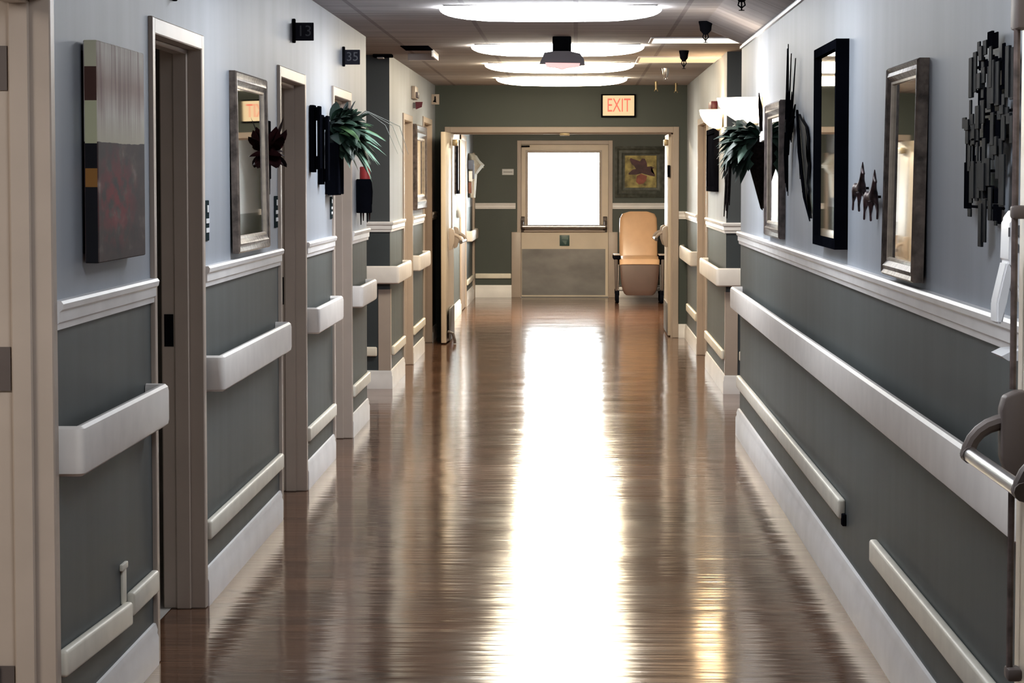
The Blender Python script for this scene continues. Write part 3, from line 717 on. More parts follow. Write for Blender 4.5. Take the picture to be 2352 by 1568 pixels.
bm = BM(); plate(bm, [(0, 1.235), (-.085, 1.226), (-.105, 1.216), (-.09, 1.206), (0, 1.206)], lambda u, v, h: (XR + u, 5.64 + h, v), -.07, .07); tag(obj('drip_tray', bm, WHITEP, None, origin=(XR, 5.64, 1.206)), 'small white drip tray on the right wall below the sanitizer dispenser', 'tray')

# ------------------------------------------------------------------ wall art
mpL = lambda u, v, h: (XL + h, u, v)
mpR = lambda u, v, h: (XR - h, u, v)
# abstract canvas on the left
def canvas_mats():
    f = M('abstract_canvas_front', (.5, .5, .5), .7, spec=.12)
    nt = f.node_tree; bs = nt.nodes['Principled BSDF']; N = nt.nodes.new; L = nt.links.new
    g = N('ShaderNodeNewGeometry'); s = N('ShaderNodeSeparateXYZ'); L(g.outputs['Position'], s.inputs[0])
    mp = N('ShaderNodeMapping'); mp.inputs['Scale'].default_value = (1, 16, 1.2); L(g.outputs['Position'], mp.inputs['Vector'])
    n1 = N('ShaderNodeTexNoise'); n1.inputs['Scale'].default_value = 2.4; n1.inputs['Detail'].default_value = 3; L(mp.outputs['Vector'], n1.inputs['Vector'])
    r1 = N('ShaderNodeValToRGB'); e = r1.color_ramp.elements; e[0].position = .3; e[0].color = (.52, .42, .39, 1); e[1].position = .6; e[1].color = (.93, .90, .83, 1); L(n1.outputs['Fac'], r1.inputs['Fac'])
    mq = N('ShaderNodeMapping'); mq.inputs['Scale'].default_value = (1, .42, 1); L(g.outputs['Position'], mq.inputs['Vector'])
    n2 = N('ShaderNodeTexNoise'); n2.inputs['Scale'].default_value = 11; n2.inputs['Detail'].default_value = 6; L(mq.outputs['Vector'], n2.inputs['Vector'])
    r2a = N('ShaderNodeValToRGB'); e = r2a.color_ramp.elements; e[0].position = .32; e[0].color = (.070, .062, .064, 1); e[1].position = .74; e[1].color = (.40, .34, .31, 1); k = e.new(.56); k.color = (.105, .080, .078, 1); k = e.new(.64); k.color = (.16, .125, .12, 1); L(n2.outputs['Fac'], r2a.inputs['Fac'])
    ds = N('ShaderNodeVectorMath'); ds.operation = 'DISTANCE'; ds.inputs[1].default_value = (0, 7.45 * .42, 1.545)
    mz = N('ShaderNodeMapping'); mz.inputs['Scale'].default_value = (0, .42, 1); L(g.outputs['Position'], mz.inputs['Vector']); L(mz.outputs['Vector'], ds.inputs[0])
    dm = N('ShaderNodeMapRange'); dm.inputs[1].default_value = .03; dm.inputs[2].default_value = .17; dm.inputs[3].default_value = .95; dm.inputs[4].default_value = 0; L(ds.outputs['Value'], dm.inputs[0])
    n5 = N('ShaderNodeTexNoise'); n5.inputs['Scale'].default_value = 26; n5.inputs['Detail'].default_value = 3; L(mq.outputs['Vector'], n5.inputs['Vector'])
    m5 = N('ShaderNodeMapRange'); m5.inputs[1].default_value = .38; m5.inputs[2].default_value = .58; L(n5.outputs['Fac'], m5.inputs[0])
    mm = N('ShaderNodeMath'); mm.operation = 'MULTIPLY'; L(dm.outputs[0], mm.inputs[0]); L(m5.outputs[0], mm.inputs[1])
    r2 = N('ShaderNodeMix'); r2.data_type = 'RGBA'; L(mm.outputs[0], r2.inputs[0]); L(r2a.outputs['Color'], r2.inputs[6]); r2.inputs[7].default_value = (.27, .055, .062, 1)
    ns = N('ShaderNodeMath'); ns.operation = 'MULTIPLY_ADD'; ns.inputs[1].default_value = .02; L(n2.outputs['Fac'], ns.inputs[0]); L(s.outputs[2], ns.inputs[2])
    gt = N('ShaderNodeMath'); gt.operation = 'GREATER_THAN'; gt.inputs[1].default_value = 1.715; L(ns.outputs[0], gt.inputs[0])
    mx = N('ShaderNodeMix'); mx.data_type = 'RGBA'; L(gt.outputs[0], mx.inputs[0]); L(r2.outputs[2], mx.inputs[6])
    pz = N('ShaderNodeMapRange'); pz.inputs[1].default_value = 1.78; pz.inputs[2].default_value = 1.86; L(s.outputs[2], pz.inputs[0])
    pz2 = N('ShaderNodeMapRange'); pz2.inputs[1].default_value = 1.96; pz2.inputs[2].default_value = 1.88; L(s.outputs[2], pz2.inputs[0])
    pm = N('ShaderNodeMath'); pm.operation = 'MULTIPLY'; L(pz.outputs[0], pm.inputs[0]); L(pz2.outputs[0], pm.inputs[1])
    pk = N('ShaderNodeMix'); pk.data_type = 'RGBA'; pk.blend_type = 'MULTIPLY'; L(pm.outputs[0], pk.inputs[0]); L(r1.outputs['Color'], pk.inputs[6]); pk.inputs[7].default_value = (.66, .55, .53, 1); L(pk.outputs[2], mx.inputs[7])
    # pale band at the foot of the light field
    rz = N('ShaderNodeMapRange'); rz.inputs[1].default_value = 1.705; rz.inputs[2].default_value = 1.80; rz.inputs[3].default_value = 1; rz.inputs[4].default_value = 0; L(s.outputs[2], rz.inputs[0])
    an = N('ShaderNodeMath'); an.operation = 'MULTIPLY'; L(rz.outputs[0], an.inputs[0]); L(gt.outputs[0], an.inputs[1])
    m2 = N('ShaderNodeMix'); m2.data_type = 'RGBA'; L(an.outputs[0], m2.inputs[0]); L(mx.outputs[2], m2.inputs[6]); m2.inputs[7].default_value = (.74, .70, .56, 1)
    L(m2.outputs[2], bs.inputs['Base Color'])
    e = M('abstract_canvas_edge', (.4, .4, .4), .7, spec=.1)
    r, _ = ramp_on(e, 2, [(1.36, (.018, .018, .022)), (1.577, (.36, .17, .05)), (1.628, (.016, .016, .020)), (1.70, (.60, .60, .40)), (1.82, (.09, .046, .038)), (1.915, (.64, .62, .46))], 1.36, 2.0)
    e.node_tree.links.new(r.outputs['Color'], e.node_tree.nodes['Principled BSDF'].inputs['Base Color'])
    return f, e
CF, CE = canvas_mats()
t = thing('abstract_canvas', 'abstract painted canvas in cream, grey and dark red on the left wall', 'painting', (XL, 7.55, 1.364))
bm = BM(); box(bm, XL + .012, XL + .052, 7.165, 7.94, 1.364, 1.988, .003, 1)
for f in bm.faces:
    f.normal_update()
    if abs(f.normal.x) < .7: f.material_index = 1
obj('canvas', bm, [CF, CE], t)
bm = BM(); box(bm, XL, XL + .012, 7.2, 7.9, 1.39, 1.96); obj('stretcher', bm, BLACK, t)

def framed_mirror(name, label, mp, u0, u1, v0, v1, fw, dep, fmat, lmat, deep=False, cat='mirror', tilt=0.):
    mp0 = mp; mp = lambda u, v, h: mp0(u, v, h + tilt * (v1 - v))
    c = mp((u0 + u1) / 2, v0, 0); t = thing(name, label, cat, c)
    prof = [(0, 0), (0, dep * .8), (fw * .12, dep), (fw * .35, dep * .82), (fw * .6, dep * .95), (fw * .82, dep * .7), (fw, dep * .55), (fw, 0)]
    if deep: prof = [(0, 0), (0, dep), (fw, dep), (fw, 0)]
    bm = BM(); frame_ring(bm, mp, u0, u1, v0, v1, prof); obj('frame', bm, fmat, t)
    hg = dep * .4 if not deep else dep * .7
    mg = mp
    bm = BM(); a = fw * .95
    plate(bm, [(u0 + a, v0 + a), (u1 - a, v0 + a), (u1 - a, v1 - a), (u0 + a, v1 - a)], mg, hg * .5, hg); obj('glass', bm, MIRROR, t, smooth=False)
    if lmat:
        bm = BM(); frame_ring(bm, mp, u0 + fw * .93, u1 - fw * .93, v0 + fw * .93, v1 - fw * .93, [(0, hg), (0, dep * .66), (fw * .14, dep * .62), (fw * .2, hg)]); obj('liner', bm, lmat, t)
    return t
framed_mirror('framed_mirror', 'silver gilt framed mirror between the first two doors on the left', mpL, 10.28, 11.32, 1.30, 2.035, .062, .030, GILT, GILTL, tilt=.014)
framed_mirror('framed_mirror', 'tall brown silver framed mirror right of the animal figures', mpR, 7.52, 8.27, 1.296, 1.953, .05, .036, GILT, GILTL, tilt=.018)
framed_mirror('framed_mirror', 'dark brown framed mirror beside the cone planter on the right wall', mpR, 12.62, 13.60, 1.305, 1.988, .07, .034, WOODFR, GILTL)
framed_mirror('framed_mirror', 'deep black framed mirror on the right wall', mpR, 9.72, 10.62, 1.333, 2.128, .035, .05, BLACK, None, True)
mpL2 = lambda u, v, h: (XL2 + h, u, v)
framed_mirror('framed_picture', 'narrow framed picture glass between two doors on the far left wall', mpL2, 22.12, 23.6, 1.33, 2.075, .12, .05, WOODFR, GILTL, cat='picture')

# sculpture of dark metal strips (right wall): y0, y1, z0, z1
BARS = [(6.188, 6.316, 1.919, 1.958), (6.428, 6.468, 1.907, 1.942), (6.302, 6.403, 1.897, 1.933), (6.083, 6.116, 1.819, 1.92), (5.931, 6.027, 1.783, 1.903), (6.456, 6.557, 1.811, 1.912), (6.139, 6.445, 1.864, 1.894), (6.135, 6.308, 1.775, 1.88), (6.321, 6.43, 1.829, 1.868), (6.133, 6.415, 1.78, 1.826), (6.558, 6.589, 1.758, 1.801), (6.327, 6.448, 1.73, 1.788), (6.233, 6.268, 1.75, 1.78), (5.999, 6.153, 1.746, 1.768), (6.497, 6.679, 1.73, 1.758), (6.083, 6.384, 1.693, 1.749), (5.912, 6.008, 1.721, 1.747), (5.911, 5.953, 1.682, 1.746), (6.629, 6.661, 1.64, 1.736), (6.432, 6.631, 1.69, 1.733), (6.017, 6.072, 1.69, 1.745), (6.529, 6.555, 1.631, 1.698), (6.431, 6.531, 1.681, 1.697), (6.417, 6.442, 1.642, 1.692), (6.344, 6.368, 1.642, 1.695), (6.08, 6.262, 1.652, 1.696), (6.019, 6.096, 1.538, 1.658), (6.575, 6.666, 1.524, 1.643), (6.436, 6.575, 1.545, 1.639), (6.234, 6.425, 1.577, 1.645), (6.161, 6.349, 1.547, 1.584), (6.349, 6.434, 1.546, 1.592), (6.284, 6.38, 1.439, 1.546), (6.113, 6.204, 1.499, 1.54), (6.544, 6.596, 1.504, 1.524), (6.122, 6.156, 1.489, 1.5), (6.079, 6.135, 1.812, 1.823)]
BARS += [(6.36, 6.40, 1.80, 1.90), (6.22, 6.26, 1.82, 1.92), (6.46, 6.52, 1.70, 1.78), (6.05, 6.09, 1.70, 1.80), (6.30, 6.35, 1.62, 1.70), (6.48, 6.53, 1.58, 1.66), (6.12, 6.17, 1.60, 1.68), (6.20, 6.25, 1.50, 1.58), (6.38, 6.43, 1.56, 1.68), (6.56, 6.61, 1.62, 1.70), (6.18, 6.23, 1.68, 1.76), (6.42, 6.47, 1.76, 1.84)]
t = thing('wall_sculpture', 'dark metal strip sculpture nearest on the right wall', 'sculpture', (XR, 6.3, 1.44))
for i, (a, c, z0, z1) in enumerate(BARS):
    bm = BM(); h = .018 + .004 * (i % 3)
    w = c - a; n = max(1, round(w / .055))
    for k in range(n):   # wide strips are ribbed
        dz = .006 * ((k * 7 + i) % 3 - 1) if n > 1 else 0
        box(bm, XR - h - .004 - .003 * (k % 2), XR - h, a + w * k / n, a + w * (k + 1) / n + (.004 if k < n - 1 else 0), z0 + dz, z1 + dz, .001, 1)
    obj('strip', bm, GUN if i % 3 else BLACK, t)
for z in (1.53, 1.62, 1.70, 1.76, 1.82, 1.88):
    bm = BM(); tube(bm, [(XR - .016, 5.99 if z > 1.65 else 6.1, z), (XR - .016, 6.62 if z < 1.72 else 6.52, z)], .004, 6); obj('cross_wire', bm, DARK, t)

# little running animals in profile (one continuous skin each)
def animal(label, y, z, k):
    c = (XR - .035, y, z)
    # (along towards viewer, up) joints; u grows towards the head (smaller y)
    J = {'rump': (-.085, .085), 'belly': (.0, .080), 'chest': (.075, .092), 'neck': (.105, .112), 'poll': (.122, .142), 'nose': (.165, .128), 'ear': (.122, .172),
         'hk': (-.095, .05), 'hh': (-.125, .03), 'hf': (-.14, 0), 'hk2': (-.07, .048), 'hh2': (-.085, .02), 'hf2': (-.075, -.004),
         'fk': (.085, .052), 'ff': (.06, .02), 'fo': (.07, -.002), 'fk2': (.10, .055), 'ff2': (.125, .03), 'fo2': (.118, .005), 'tail': (-.125, .095), 'tip': (-.15, .06)}
    E = [('rump', 'belly'), ('belly', 'chest'), ('chest', 'neck'), ('neck', 'poll'), ('poll', 'nose'), ('poll', 'ear'), ('rump', 'hk'), ('hk', 'hh'), ('hh', 'hf'), ('rump', 'hk2'), ('hk2', 'hh2'), ('hh2', 'hf2'),
         ('chest', 'fk'), ('fk', 'ff'), ('ff', 'fo'), ('chest', 'fk2'), ('fk2', 'ff2'), ('ff2', 'fo2'), ('rump', 'tail'), ('tail', 'tip')]
    R = {'rump': .022, 'belly': .018, 'chest': .021, 'neck': .013, 'poll': .010, 'nose': .006, 'ear': .002, 'hk': .012, 'hk2': .012, 'fk': .010, 'fk2': .010, 'tail': .005, 'tip': .003}
    names = list(J); me = bpy.data.meshes.new('animal_figure')
    side = {n: (.010 if n.endswith('2') else -.006 if n[0] in 'hf' else 0) for n in names}
    me.from_pydata([(side[n], -J[n][0] * k, J[n][1]) for n in names], [(names.index(a), names.index(q)) for a, q in E], [])
    o = bpy.data.objects.new('animal_figure', me); COL.objects.link(o); o.location = c
    sk = o.modifiers.new('skin', 'SKIN'); sk.use_smooth_shade = True
    for i, n in enumerate(names):
        v = me.skin_vertices[0].data[i]; v.radius = (R.get(n, .0055) * .75,) * 2; v.use_root = n == 'belly'
    o.modifiers.new('sub', 'SUBSURF').levels = 1
    o.modifiers['sub'].render_levels = 1
    me.materials.append(ANIM); tag(o, label, 'figurine')
    bm = BM(); tube(bm, [(XR - .03, y, z + .08), (XR, y, z + .08)], .005, 6); obj('wall_pin', bm, DARK, o)
    return o
ANIM = M('rusty_black_metal', (.055, .030, .034), .5, .4, var=.6, scale=30)
animal('small dark red metal animal figure on the right wall, the higher far one', 9.04, 1.488, .95)
animal('small dark red metal animal figure touching the brown silver framed mirror', 8.68, 1.460, .95)

# twig bundle and feather shaped art (right wall)
t = thing('twig_bundle', 'tall dark twig bundle hung on the right wall', 'wall art', (XR, 12.1, 1.52))
random.seed(3)
bm = BM()
for k in range(12):
    y0 = 12.34 - .02 * k + random.uniform(-.03, .03); tall = k % 3 == 0
    y1 = 12.36 - .055 * k + random.uniform(-.02, .02)
    zt = (2.245 - .01 * k) if tall else random.uniform(1.86, 2.04); zb = (1.52 + .02 * k) if k < 4 else random.uniform(1.60, 1.84)
    h = .012 + .006 * (k % 4); r = .005 if tall else .009
    tube(bm, [(XR - h, y0, zb), (XR - h - .006, y0 - .03, (zb + 1.85) / 2), (XR - h - .006, 12.27 - k * .028, 1.85), (XR - h, y1, zt)], [.002, r, r, .0025], 7)
obj('twigs', bm, BLACK, t)
bm = BM(); lathe(bm, [(.02, -.03), (.022, 0), (.02, .03)], (XR - .022, 12.17, 1.85), 10); obj('binding', bm, CONE, t)
t = thing('feather_wall_art', 'dark ragged feather shaped wall art left of the black framed mirror', 'wall art', (XR, 11.4, 1.43))
bm = BM(); random.seed(5)
pts = [(11.70, 1.895), (11.60, 1.87), (11.36, 1.83), (11.28, 1.78), (11.30, 1.70), (11.22, 1.66), (11.27, 1.58), (11.2, 1.55), (11.24, 1.50), (11.10, 1.43), (11.28, 1.47), (11.36, 1.55), (11.5, 1.54), (11.46, 1.62), (11.62, 1.60), (11.55, 1.68), (11.68, 1.69), (11.62, 1.76), (11.72, 1.80)]
plate(bm, pts, mpR, .008, .018); bmesh.ops.triangulate(bm, faces=[f for f in bm.faces if len(f.verts) > 4]); obj('vane', bm, GUN, t)
bm = BM(); tube(bm, [mpR(11.70, 1.91, .024), mpR(11.5, 1.72, .03), mpR(11.28, 1.52, .026), mpR(11.08, 1.42, .02)], [.006, .009, .007, .003], 8); obj('quill', bm, BLACK, t)

# cone planter with fern (right wall)
random.seed(11)
py = 13.98
t = thing('cone_planter', 'dark brown cone wall planter below the bright bowl sconce', 'planter', (XR, py, 1.43))
bm = BM(); lathe(bm, [(.002, 1.43), (.012, 1.44), (.045, 1.56), (.085, 1.70), (.098, 1.78), (.098, 1.80), (.088, 1.80), (.08, 1.72)], (XR - .012, py, 0), 18, 'Z', PI / 2, 3 * PI / 2); obj('cone', bm, CONE, t)
bm = BM(); box(bm, XR - .014, XR, py - .1, py + .1, 1.44, 1.81, .004); obj('back_plate', bm, CONE, t)
def plant(label, c, spec, vines=0, dirx=-1, sticks=0):
    t = thing('fern', label, 'plant', c)
    bm = BM(); tube(bm, [(c[0], c[1], c[2] - .06), (c[0], c[1], c[2] + .03)], .045, 10); obj('root_ball', bm, CONE, t)
    for (nm, mat, n, ln, wd, el0, el1, drp) in spec:
        bm = BM()
        for _ in range(n):
            a = random.uniform(-1.45, 1.45); el = random.uniform(el0, el1)
            d = (dirx * math.cos(a) * math.cos(el), math.sin(a) * math.cos(el) * .9, math.sin(el))
            bs = (c[0] + dirx * random.uniform(-.02, .05), c[1] + random.uniform(-.06, .06), c[2] + random.uniform(-.02, .04))
            blade(bm, bs, d, ln * random.uniform(.6, 1.1), wd * random.uniform(.7, 1.2), drp * random.uniform(.5, 1.4))
        obj(nm, bm, mat, t)
    for _ in range(vines):
        bm = BM(); a = random.uniform(-.8, .8); L = random.uniform(.18, .36)
        p = [Vector(c) + Vector((dirx * .07, .04 * a, 0)), Vector(c) + Vector((dirx * (.11 + .05 * random.random()), .08 * a, -.1)), Vector(c) + Vector((dirx * (.10 + .06 * random.random()), .1 * a, -.1 - L))]
        tube(bm, p, [.008, .011, .003], 6); obj('vine', bm, CONE, t)
    for k in range(sticks):
        bm = BM(); tube(bm, [c, (c[0] + dirx * .16, c[1] + .1 * k, c[2] + .12), (c[0] + dirx * (.27 + .03 * k), c[1] + .15 * k, c[2] + .04), (c[0] + dirx * (.34 + .02 * k), c[1] + .15 * k, c[2] - .12)], [.003, .0028, .0022, .001], 6); obj('stem', bm, STEMC, t)
    return t
plant('dark trailing fern in the brown cone planter, right wall', (XR - .075, py, 1.80), [('foliage', LEAFG, 240, .165, .075, -.8, 1.2, .45), ('pale_leaf_spray', LEAFP, 10, .18, .06, -.75, -.1, .5)], vines=5)
bm = BM(); tube(bm, [(XR - .03, py - .1, 1.86), (XR - .04, py - .16, 1.99), (XR - .05, py - .2, 2.06)], [.01, .012, .003], 6); tag(obj('dried_sprig', bm, CONE, None, origin=(XR - .03, py - .1, 1.86)), 'single dark dried sprig standing up behind the cone planter fern', 'sprig')

# bowl sconces
def bowl_sconce(label, x, y, z, r, h, mat):
    t = thing('bowl_sconce', label, 'wall lamp', (x, y, z))
    bm = BM(); prof = [(r * .28, 0), (r * .55, h * .12), (r * .80, h * .38), (r * .95, h * .7), (r, h), (r * .96, h), (r * .75, h * .45), (r * .3, h * .1)]
    lathe(bm, [(a, z + q) for a, q in prof], (x - .012, y, 0), 20, 'Z', PI / 2, 3 * PI / 2); obj('bowl', bm, mat, t)
    bm = BM(); box(bm, x - .014, x, y - r * .9, y + r * .9, z + h * .05, z + h, .004); obj('wall_plate', bm, BRASS, t)
    bm = BM(); lathe(bm, [(.002, z - .02), (.018, z - .01), (.02, z + .005), (.002, z + .012)], (x - .03, y, 0), 12); obj('finial', bm, BRASS, t)
bowl_sconce('bright white bowl sconce above the cone planter on the right wall', XR, 14.38, 1.91, .23, .14, SCONW)
bowl_sconce('smaller warm bowl sconce on the far right wall over the black panel', XR2, 19.62, 1.985, .165, .14, SCONO)
t = thing('black_wall_panel', 'tall black wall panel under the smaller warm bowl sconce', 'wall art', (XR2, 20.7, 1.5))
bm = BM(); box(bm, XR2 - .022, XR2, 20.1, 21.35, 1.50, 2.0, .004); obj('board', bm, BLACK, t)
bm = BM(); frame_ring(bm, lambda u, v, h: (XR2 - h, u, v), 20.1, 21.35, 1.50, 2.0, [(0, .02), (0, .035), (.04, .035), (.04, .02)]); obj('frame', bm, BLACK, t)

# black frames and planter on the left
def slim_frame(label, y, z0, z1):
    t = thing('black_wall_frame', label, 'wall art', (XL, y, z0))
    bm = BM(); box(bm, XL + .004, XL + .028, y, y + .1, z0, z1, .002, 1); obj('back_board', bm, BLACK, t)
    bm = BM(); box(bm, XL + .042, XL + .058, y + .01, y + .09, z0 + .02, z1 - .005, .002, 1); obj('front_bar', bm, BLACK, t)
    for z in (z0 + .05, z1 - .045): 
        bm = BM(); box(bm, XL + .028, XL + .043, y + .02, y + .08, z - .035, z + .035, .002, 1); obj('spacer', bm, BLACK, t)
slim_frame('slim black wall frame beside the second door, taller left one', 13.36, 1.635, 1.985)
slim_frame('slim black wall frame between its taller twin and the wall planter', 13.80, 1.57, 1.945)
t = thing('wall_planter', 'black slatted wall planter with ferns on the left wall', 'planter', (XL, 14.3, 1.51))
bm = BM(); box(bm, XL + .002, XL + .014, 14.2, 14.5, 1.515, 1.86, .002, 1); box(bm, XL + .062, XL + .078, 14.2, 14.5, 1.515, 1.80, .002, 1); box(bm, XL + .014, XL + .062, 14.2, 14.5, 1.51, 1.53); box(bm, XL + .014, XL + .062, 14.2, 14.216, 1.53, 1.80); box(bm, XL + .014, XL + .062, 14.484, 14.5, 1.53, 1.80); obj('pocket', bm, BLACK, t)
random.seed(21)
plant('leafy green fern spilling from the black wall planter, left wall', (XL + .055, 14.35, 1.86), [('foliage', LEAFG, 240, .17, .085, -.8, 1.45, .35), ('bright_leaf_spray', LEAFL, 16, .25, .05, -.1, .5, .45), ('pale_leaf_spray', LEAFP, 26, .25, .06, -.8, .2, .5)], dirx=1, sticks=3)
# candle sconce
t = thing('candle_sconce', 'black metal wall sconce with hanging drops right of the planter', 'wall sconce', (XL, 16.22, 1.38))
bm = BM(); box(bm, XL + .004, XL + .096, 16.18, 16.28, 1.385, 1.60, .006); obj('holder', bm, BLACK, t)
for k, (dx, l) in enumerate(((.03, .075), (.045, .05), (.07, .06), (.085, .045))):
    bm = BM(); tube(bm, [(XL + dx, 16.22, 1.392), (XL + dx, 16.22, 1.385 - l)], [.007, .003], 6); obj('drop', bm, MAROON if k % 2 else DARK, t)
bm = BM(); tube(bm, [(XL + .098, 16.2, 1.58), (XL + .104, 16.2, 1.52), (XL + .1, 16.2, 1.44)], .004, 6); obj('side_wire', bm, DARK, t)
bm = BM(); lathe(bm, [(.001, 1.60), (.033, 1.60), (.033, 1.672), (.028, 1.678), (.001, 1.672)], (XL + .055, 16.23, 0), 18); tag(obj('candle', bm, REDW, None, origin=(XL + .055, 16.23, 1.60)), 'red pillar candle standing in the black wall sconce, left wall', 'candle')

# maroon metal flower
t = thing('metal_flower', 'dark maroon metal flower standing off the left wall by the second door', 'wall art', (XL, 11.62, 1.7))
fc = Vector((XL + .028, 11.44, 1.725))
bm = BM(); lathe(bm, [(.002, .0), (.03, .002), (.034, .012), (.02, .022), (.002, .024)], fc, 14, 'X'); obj('flower_centre', bm, MAROON, t)
for k in range(13):
    a = 2 * PI * k / 13 + .2; bm = BM()
    dv = Vector((.55 if k % 2 else .3, math.cos(a) * .9, math.sin(a)))
    blade(bm, fc, dv, .125 if k % 2 else .105, .075, -.35 + .15 * (k % 3)); obj('petal', bm, MAROON, t)
bm = BM(); box(bm, XL + .006, XL + .02, 11.37, 11.52, 1.60, 1.86, .003); box(bm, XL + .004, XL + .012, 11.40, 11.55, 1.53, 1.62, .003); obj('back_plate', bm, DARK, t)
bm = BM(); tube(bm, [(XL, 11.45, 1.72), fc], .006, 6); obj('stem', bm, DARK, t)

# ------------------------------------------------------------------ lobby
mpE = lambda u, v, h: (u, Y_END - h, v)
t = thing('flower_painting', 'square yellow green painting of a maroon flower, right of the exit door', 'painting', (.86, Y_END, 1.34))
bm = BM(); frame_ring(bm, mpE, .53, 1.235, 1.35, 2.04, [(0, 0), (0, .02), (.03, .034), (.055, .02), (.09, .03), (.115, .018), (.14, .022), (.14, 0)]); obj('frame', bm, M('dark_green_carved_frame', (.055, .062, .052), .5, var=.3, scale=18, bump=.4), t)
PG = M('painted_yellow_green', (.33, .27, .09), .6, var=.45, scale=9)
bm = BM(); plate(bm, [(.665, 1.485), (1.09, 1.485), (1.09, 1.915), (.665, 1.915)], mpE, .006, .03); cv = obj('canvas', bm, PG, t)
s_ = .43 / 720.; ox, oz = .665, 1.915   # flower drawn on a 720-unit square
def pt(a, q): return (ox + (a - 340) * s_, oz - (q - 340) * s_)
bm = BM(); plate(bm, [pt(*p) for p in [(445, 425), (470, 395), (580, 435), (680, 470), (725, 405), (790, 410), (835, 510), (840, 590), (930, 580), (1000, 610), (945, 665), (930, 700), (1020, 780), (1010, 810), (880, 785), (720, 740), (600, 770), (430, 770), (420, 740), (510, 660), (590, 640), (545, 570), (490, 530)]], mpE, .03, .0315); bmesh.ops.triangulate(bm, faces=[f for f in bm.faces if len(f.verts) > 4]); obj('painted_petals', bm, M('painted_maroon', (.065, .022, .030), .6, var=.25, scale=12), t)
bm = BM(); plate(bm, [pt(*p) for p in [(610, 800), (700, 745), (840, 800), (820, 900), (760, 970), (660, 990), (590, 930)]], mpE, .03, .0325); bmesh.ops.triangulate(bm, faces=[f for f in bm.faces if len(f.verts) > 4]); obj('painted_bloom', bm, M('painted_brick_red', (.27, .075, .05), .6, var=.2, scale=14), t)

# recliner chair
CX, CY = .825, 33.0
t = thing('recliner_chair', 'tan vinyl wheeled recliner chair beside the exit door', 'chair', (CX, CY, 0))
def cushion(name, w, pts, th, mat, taper=None, n=14):
    """upholstered slab following (y, z) points; rounded cross sections"""
    bm = BM(); rings = []
    P = [Vector((0, y, z)) for y, z in pts]
    for i, p in enumerate(P):
        d = (P[min(i + 1, len(P) - 1)] - P[max(i - 1, 0)]).normalized(); nrm = Vector((0, -d.z, d.y))
        k = taper[i] if taper else 1
        ring = []
        for j in range(24):
            a = 2 * PI * j / 24; c, s = math.cos(a), math.sin(a)
            ring.append(Vector((CX + w / 2 * k * math.copysign(abs(c) ** .35, c), CY, 0)) + p + nrm * (th / 2 * math.copysign(abs(s) ** .5, s)))
        rings.append(ring)
    faces_from_grid(bm, rings, caps=True); return obj(name, bm, mat, t)
cushion('backrest', .50, [(.52, .50), (.55, .62), (.60, .78), (.66, .95), (.70, 1.08), (.718, 1.135), (.726, 1.158)], .11, TANV, [1, 1, 1, 1, .98, .86, .55])
cushion('seat', .52, [(.60, .535), (.40, .548), (.15, .562), (.04, .560), (-.015, .535), (-.03, .49)], .11, TANV, [1, 1, 1, 1, 1, .98])
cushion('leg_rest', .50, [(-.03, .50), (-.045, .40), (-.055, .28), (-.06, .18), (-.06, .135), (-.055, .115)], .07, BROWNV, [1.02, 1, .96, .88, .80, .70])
for s in (-1, 1):
    xa = CX + s * .292
    bm = BM(); box(bm, xa - .05, xa + .05, CY - .04, CY + .45, .565, .622, .018, 3); ar = obj('armrest', bm, BLACK, t)
    bm = BM(); box(bm, xa - .042, xa + .042, CY - .03, CY + .42, .618, .632, .005); obj('arm_pad', bm, CASING, ar)
    bm = BM(); box(bm, CX + s * .275 - .012, CX + s * .275 + .012, CY + .06, CY + .46, .30, .58, .006); obj('side_panel', bm, BLACK, t)
    bm = BM(); tube(bm, [(CX + s * .302, CY - .005, .575), (CX + s * .300, CY - .02, .45), (CX + s * .296, CY - .01, .2), (CX + s * .290, CY + .02, .12)], [.026, .024, .020, .016], 10); tube(bm, [(CX + s * .288, CY + .02, .15), (CX + s * .288, CY + .55, .15)], .016, 8); obj('side_frame', bm, BRONZE, t)
    bm = BM(); tube(bm, [(CX + s * .268, CY - .01, .5), (CX + s * .268, CY - .03, .36), (CX + s * .276, CY - .01, .18)], .011, 8); obj('front_tube', bm, CHROME, t)
    for yy in (.0, .58):
        x = CX + s * .285
        bm = BM(); box(bm, x - .026, x + .026, CY + yy - .035, CY + yy + .035, .10, .165, .008); cf = obj('caster', bm, BLACK, t)
        bm = BM(); lathe(bm, [(.02, -.022), (.056, -.022), (.062, -.012), (.062, .012), (.056, .022), (.02, .022)], (x, CY + yy, .062), 18, 'X'); obj('wheel', bm, BLACK, cf)
bm = BM(); tube(bm, [(CX - .285, CY + .3, .16), (CX + .285, CY + .3, .16)], .012, 8); tube(bm, [(CX - .285, CY + .57, .2), (CX + .285, CY + .57, .2)], .012, 8); obj('cross_bar', bm, CHROME, t)

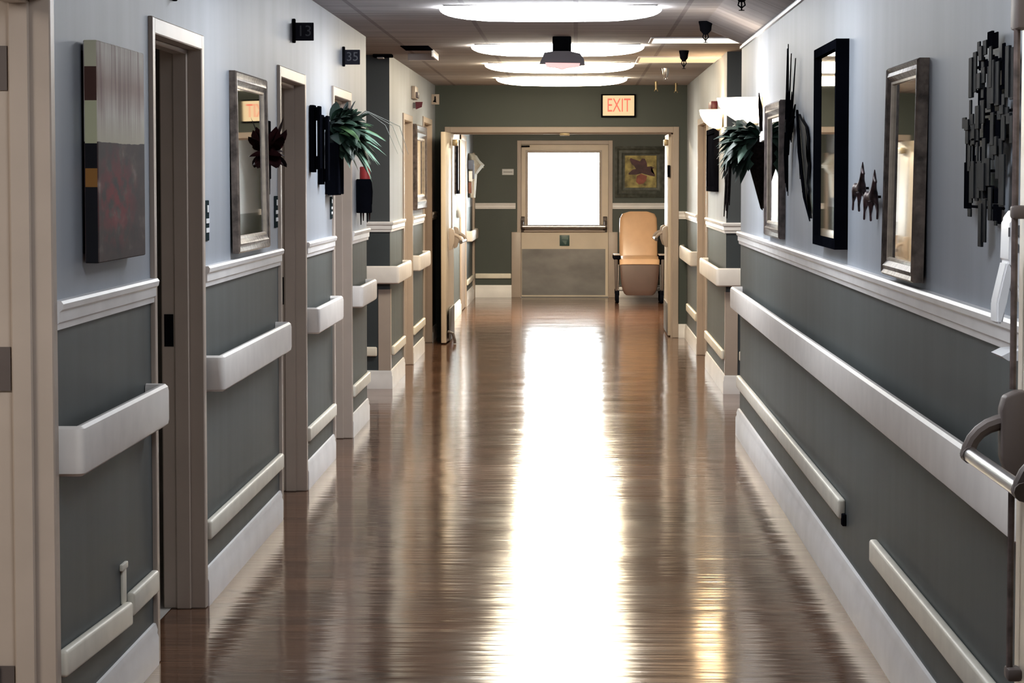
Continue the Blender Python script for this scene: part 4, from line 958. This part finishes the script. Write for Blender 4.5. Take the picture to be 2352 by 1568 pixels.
# lobby left wall: casing strip, dark frame, hung cloth, paper
b = BM(); box(b, XLOB, XLOB + .022, 30.6, 30.72, 0, 2.13, .003); box(b, XLOB, XLOB + .022, 31.98, 32.1, 0, 2.13, .003); box(b, XLOB, XLOB + .022, 30.6, 32.1, 2.07, 2.13, .003); box(b, XLOB, XLOB + .01, 30.72, 31.98, .01, 2.07); struct('door_12', b, CASING)
b = BM(); box(b, XLOB, XLOB + .03, 34.35, 34.62, 0, 1.95, .003); struct('trim_30', b, CASING)
t = thing('dark_wall_frame', 'dark edge of a framed panel on the lobby left wall', 'picture', (XLOB, 29.4, 1.43))
bm = BM(); box(bm, XLOB, XLOB + .03, 29.3, 29.8, 1.43, 2.05, .004); obj('board', bm, WOODFR, t)
bm = BM(); frame_ring(bm, lambda u, v, h: (XLOB + h, u, v), 29.3, 29.8, 1.43, 2.05, [(0, .02), (0, .042), (.04, .042), (.04, .02)]); obj('frame', bm, BLACK, t)
bm = BM(); box(bm, XLOB, XLOB + .05, 29.9, 30.45, 1.15, 1.42, .004); tag(obj('paper_holder', bm, PAPER, None, origin=(XLOB, 30.2, 1.15)), 'white paper holder on the lobby left wall under the hung cloth', 'holder')
t = thing('hung_garment', 'pale bunched garment hanging on the lobby left wall', 'garment', (XLOB, 33.0, 1.4))
bm = BM(); rings = []
for (z, w, d, yo) in ((1.93, .03, .05, 0), (1.90, .16, .10, .02), (1.84, .24, .13, .02), (1.78, .28, .19, .0), (1.74, .26, .16, .0), (1.66, .2, .10, .02), (1.5, .2, .09, .0), (1.36, .16, .08, .02)):
    rings.append([(XLOB + .002 + d * (.5 + .5 * math.cos(a)) * (1 + .12 * math.sin(5 * a)), 33.1 + yo + w * math.sin(a), z) for a in [2 * PI * j / 20 for j in range(20)]])
faces_from_grid(bm, rings, caps=True); obj('cloth', bm, PALEC, t)
bm = BM(); plate(bm, [(.06, 1.80), (.14, 1.79), (.20, 1.745), (.12, 1.735), (.06, 1.72)], lambda u, v, h: (XLOB + u, 33.2 + h, v), 0, .08); obj('sleeve', bm, PALEC, t)
bm = BM(); box(bm, XLOB + .03, XLOB + .10, 32.3, 32.5, 1.72, 1.84, .015); box(bm, XLOB + .08, XLOB + .105, 32.3, 32.5, 1.6, 1.78, .01); obj('scarf', bm, NAVYC, t)
bm = BM(); box(bm, XLOB + .035, XLOB + .075, 32.25, 32.4, 1.42, 1.56, .008); obj('strap', bm, RUST, t)
bm = BM(); box(bm, XLOB + .04, XLOB + .085, 32.25, 32.4, 1.57, 1.70, .008); obj('tag', bm, PAPER, t)

# ------------------------------------------------------------------ light from outside, camera, render look
w = bpy.data.worlds.new('daylight'); SC.world = w; w.use_nodes = True
bg = w.node_tree.nodes['Background']; bg.inputs['Color'].default_value = (.93, .97, 1.0, 1); bg.inputs['Strength'].default_value = 7.0

cam = bpy.data.cameras.new('camera'); cam.sensor_width = 36; cam.lens = 90.0; cam.clip_start = .05; cam.clip_end = 300
co = bpy.data.objects.new('camera', cam); COL.objects.link(co); co.location = (0, 0, 1.6)
co.rotation_euler = (math.radians(90 - 3.6297), 0, math.radians(1.4195)); SC.camera = co
SC.view_settings.view_transform = 'Standard'; SC.view_settings.look = 'None'; SC.view_settings.gamma = 1; SC.view_settings.use_curve_mapping = False
SC.view_settings.exposure = 2.45
SC.cycles.max_bounces = 10; SC.cycles.diffuse_bounces = 5; SC.cycles.glossy_bounces = 5; SC.cycles.transparent_max_bounces = 8
SC.cycles.caustics_reflective = False; SC.cycles.caustics_refractive = False
SC.cycles.sample_clamp_indirect = 4
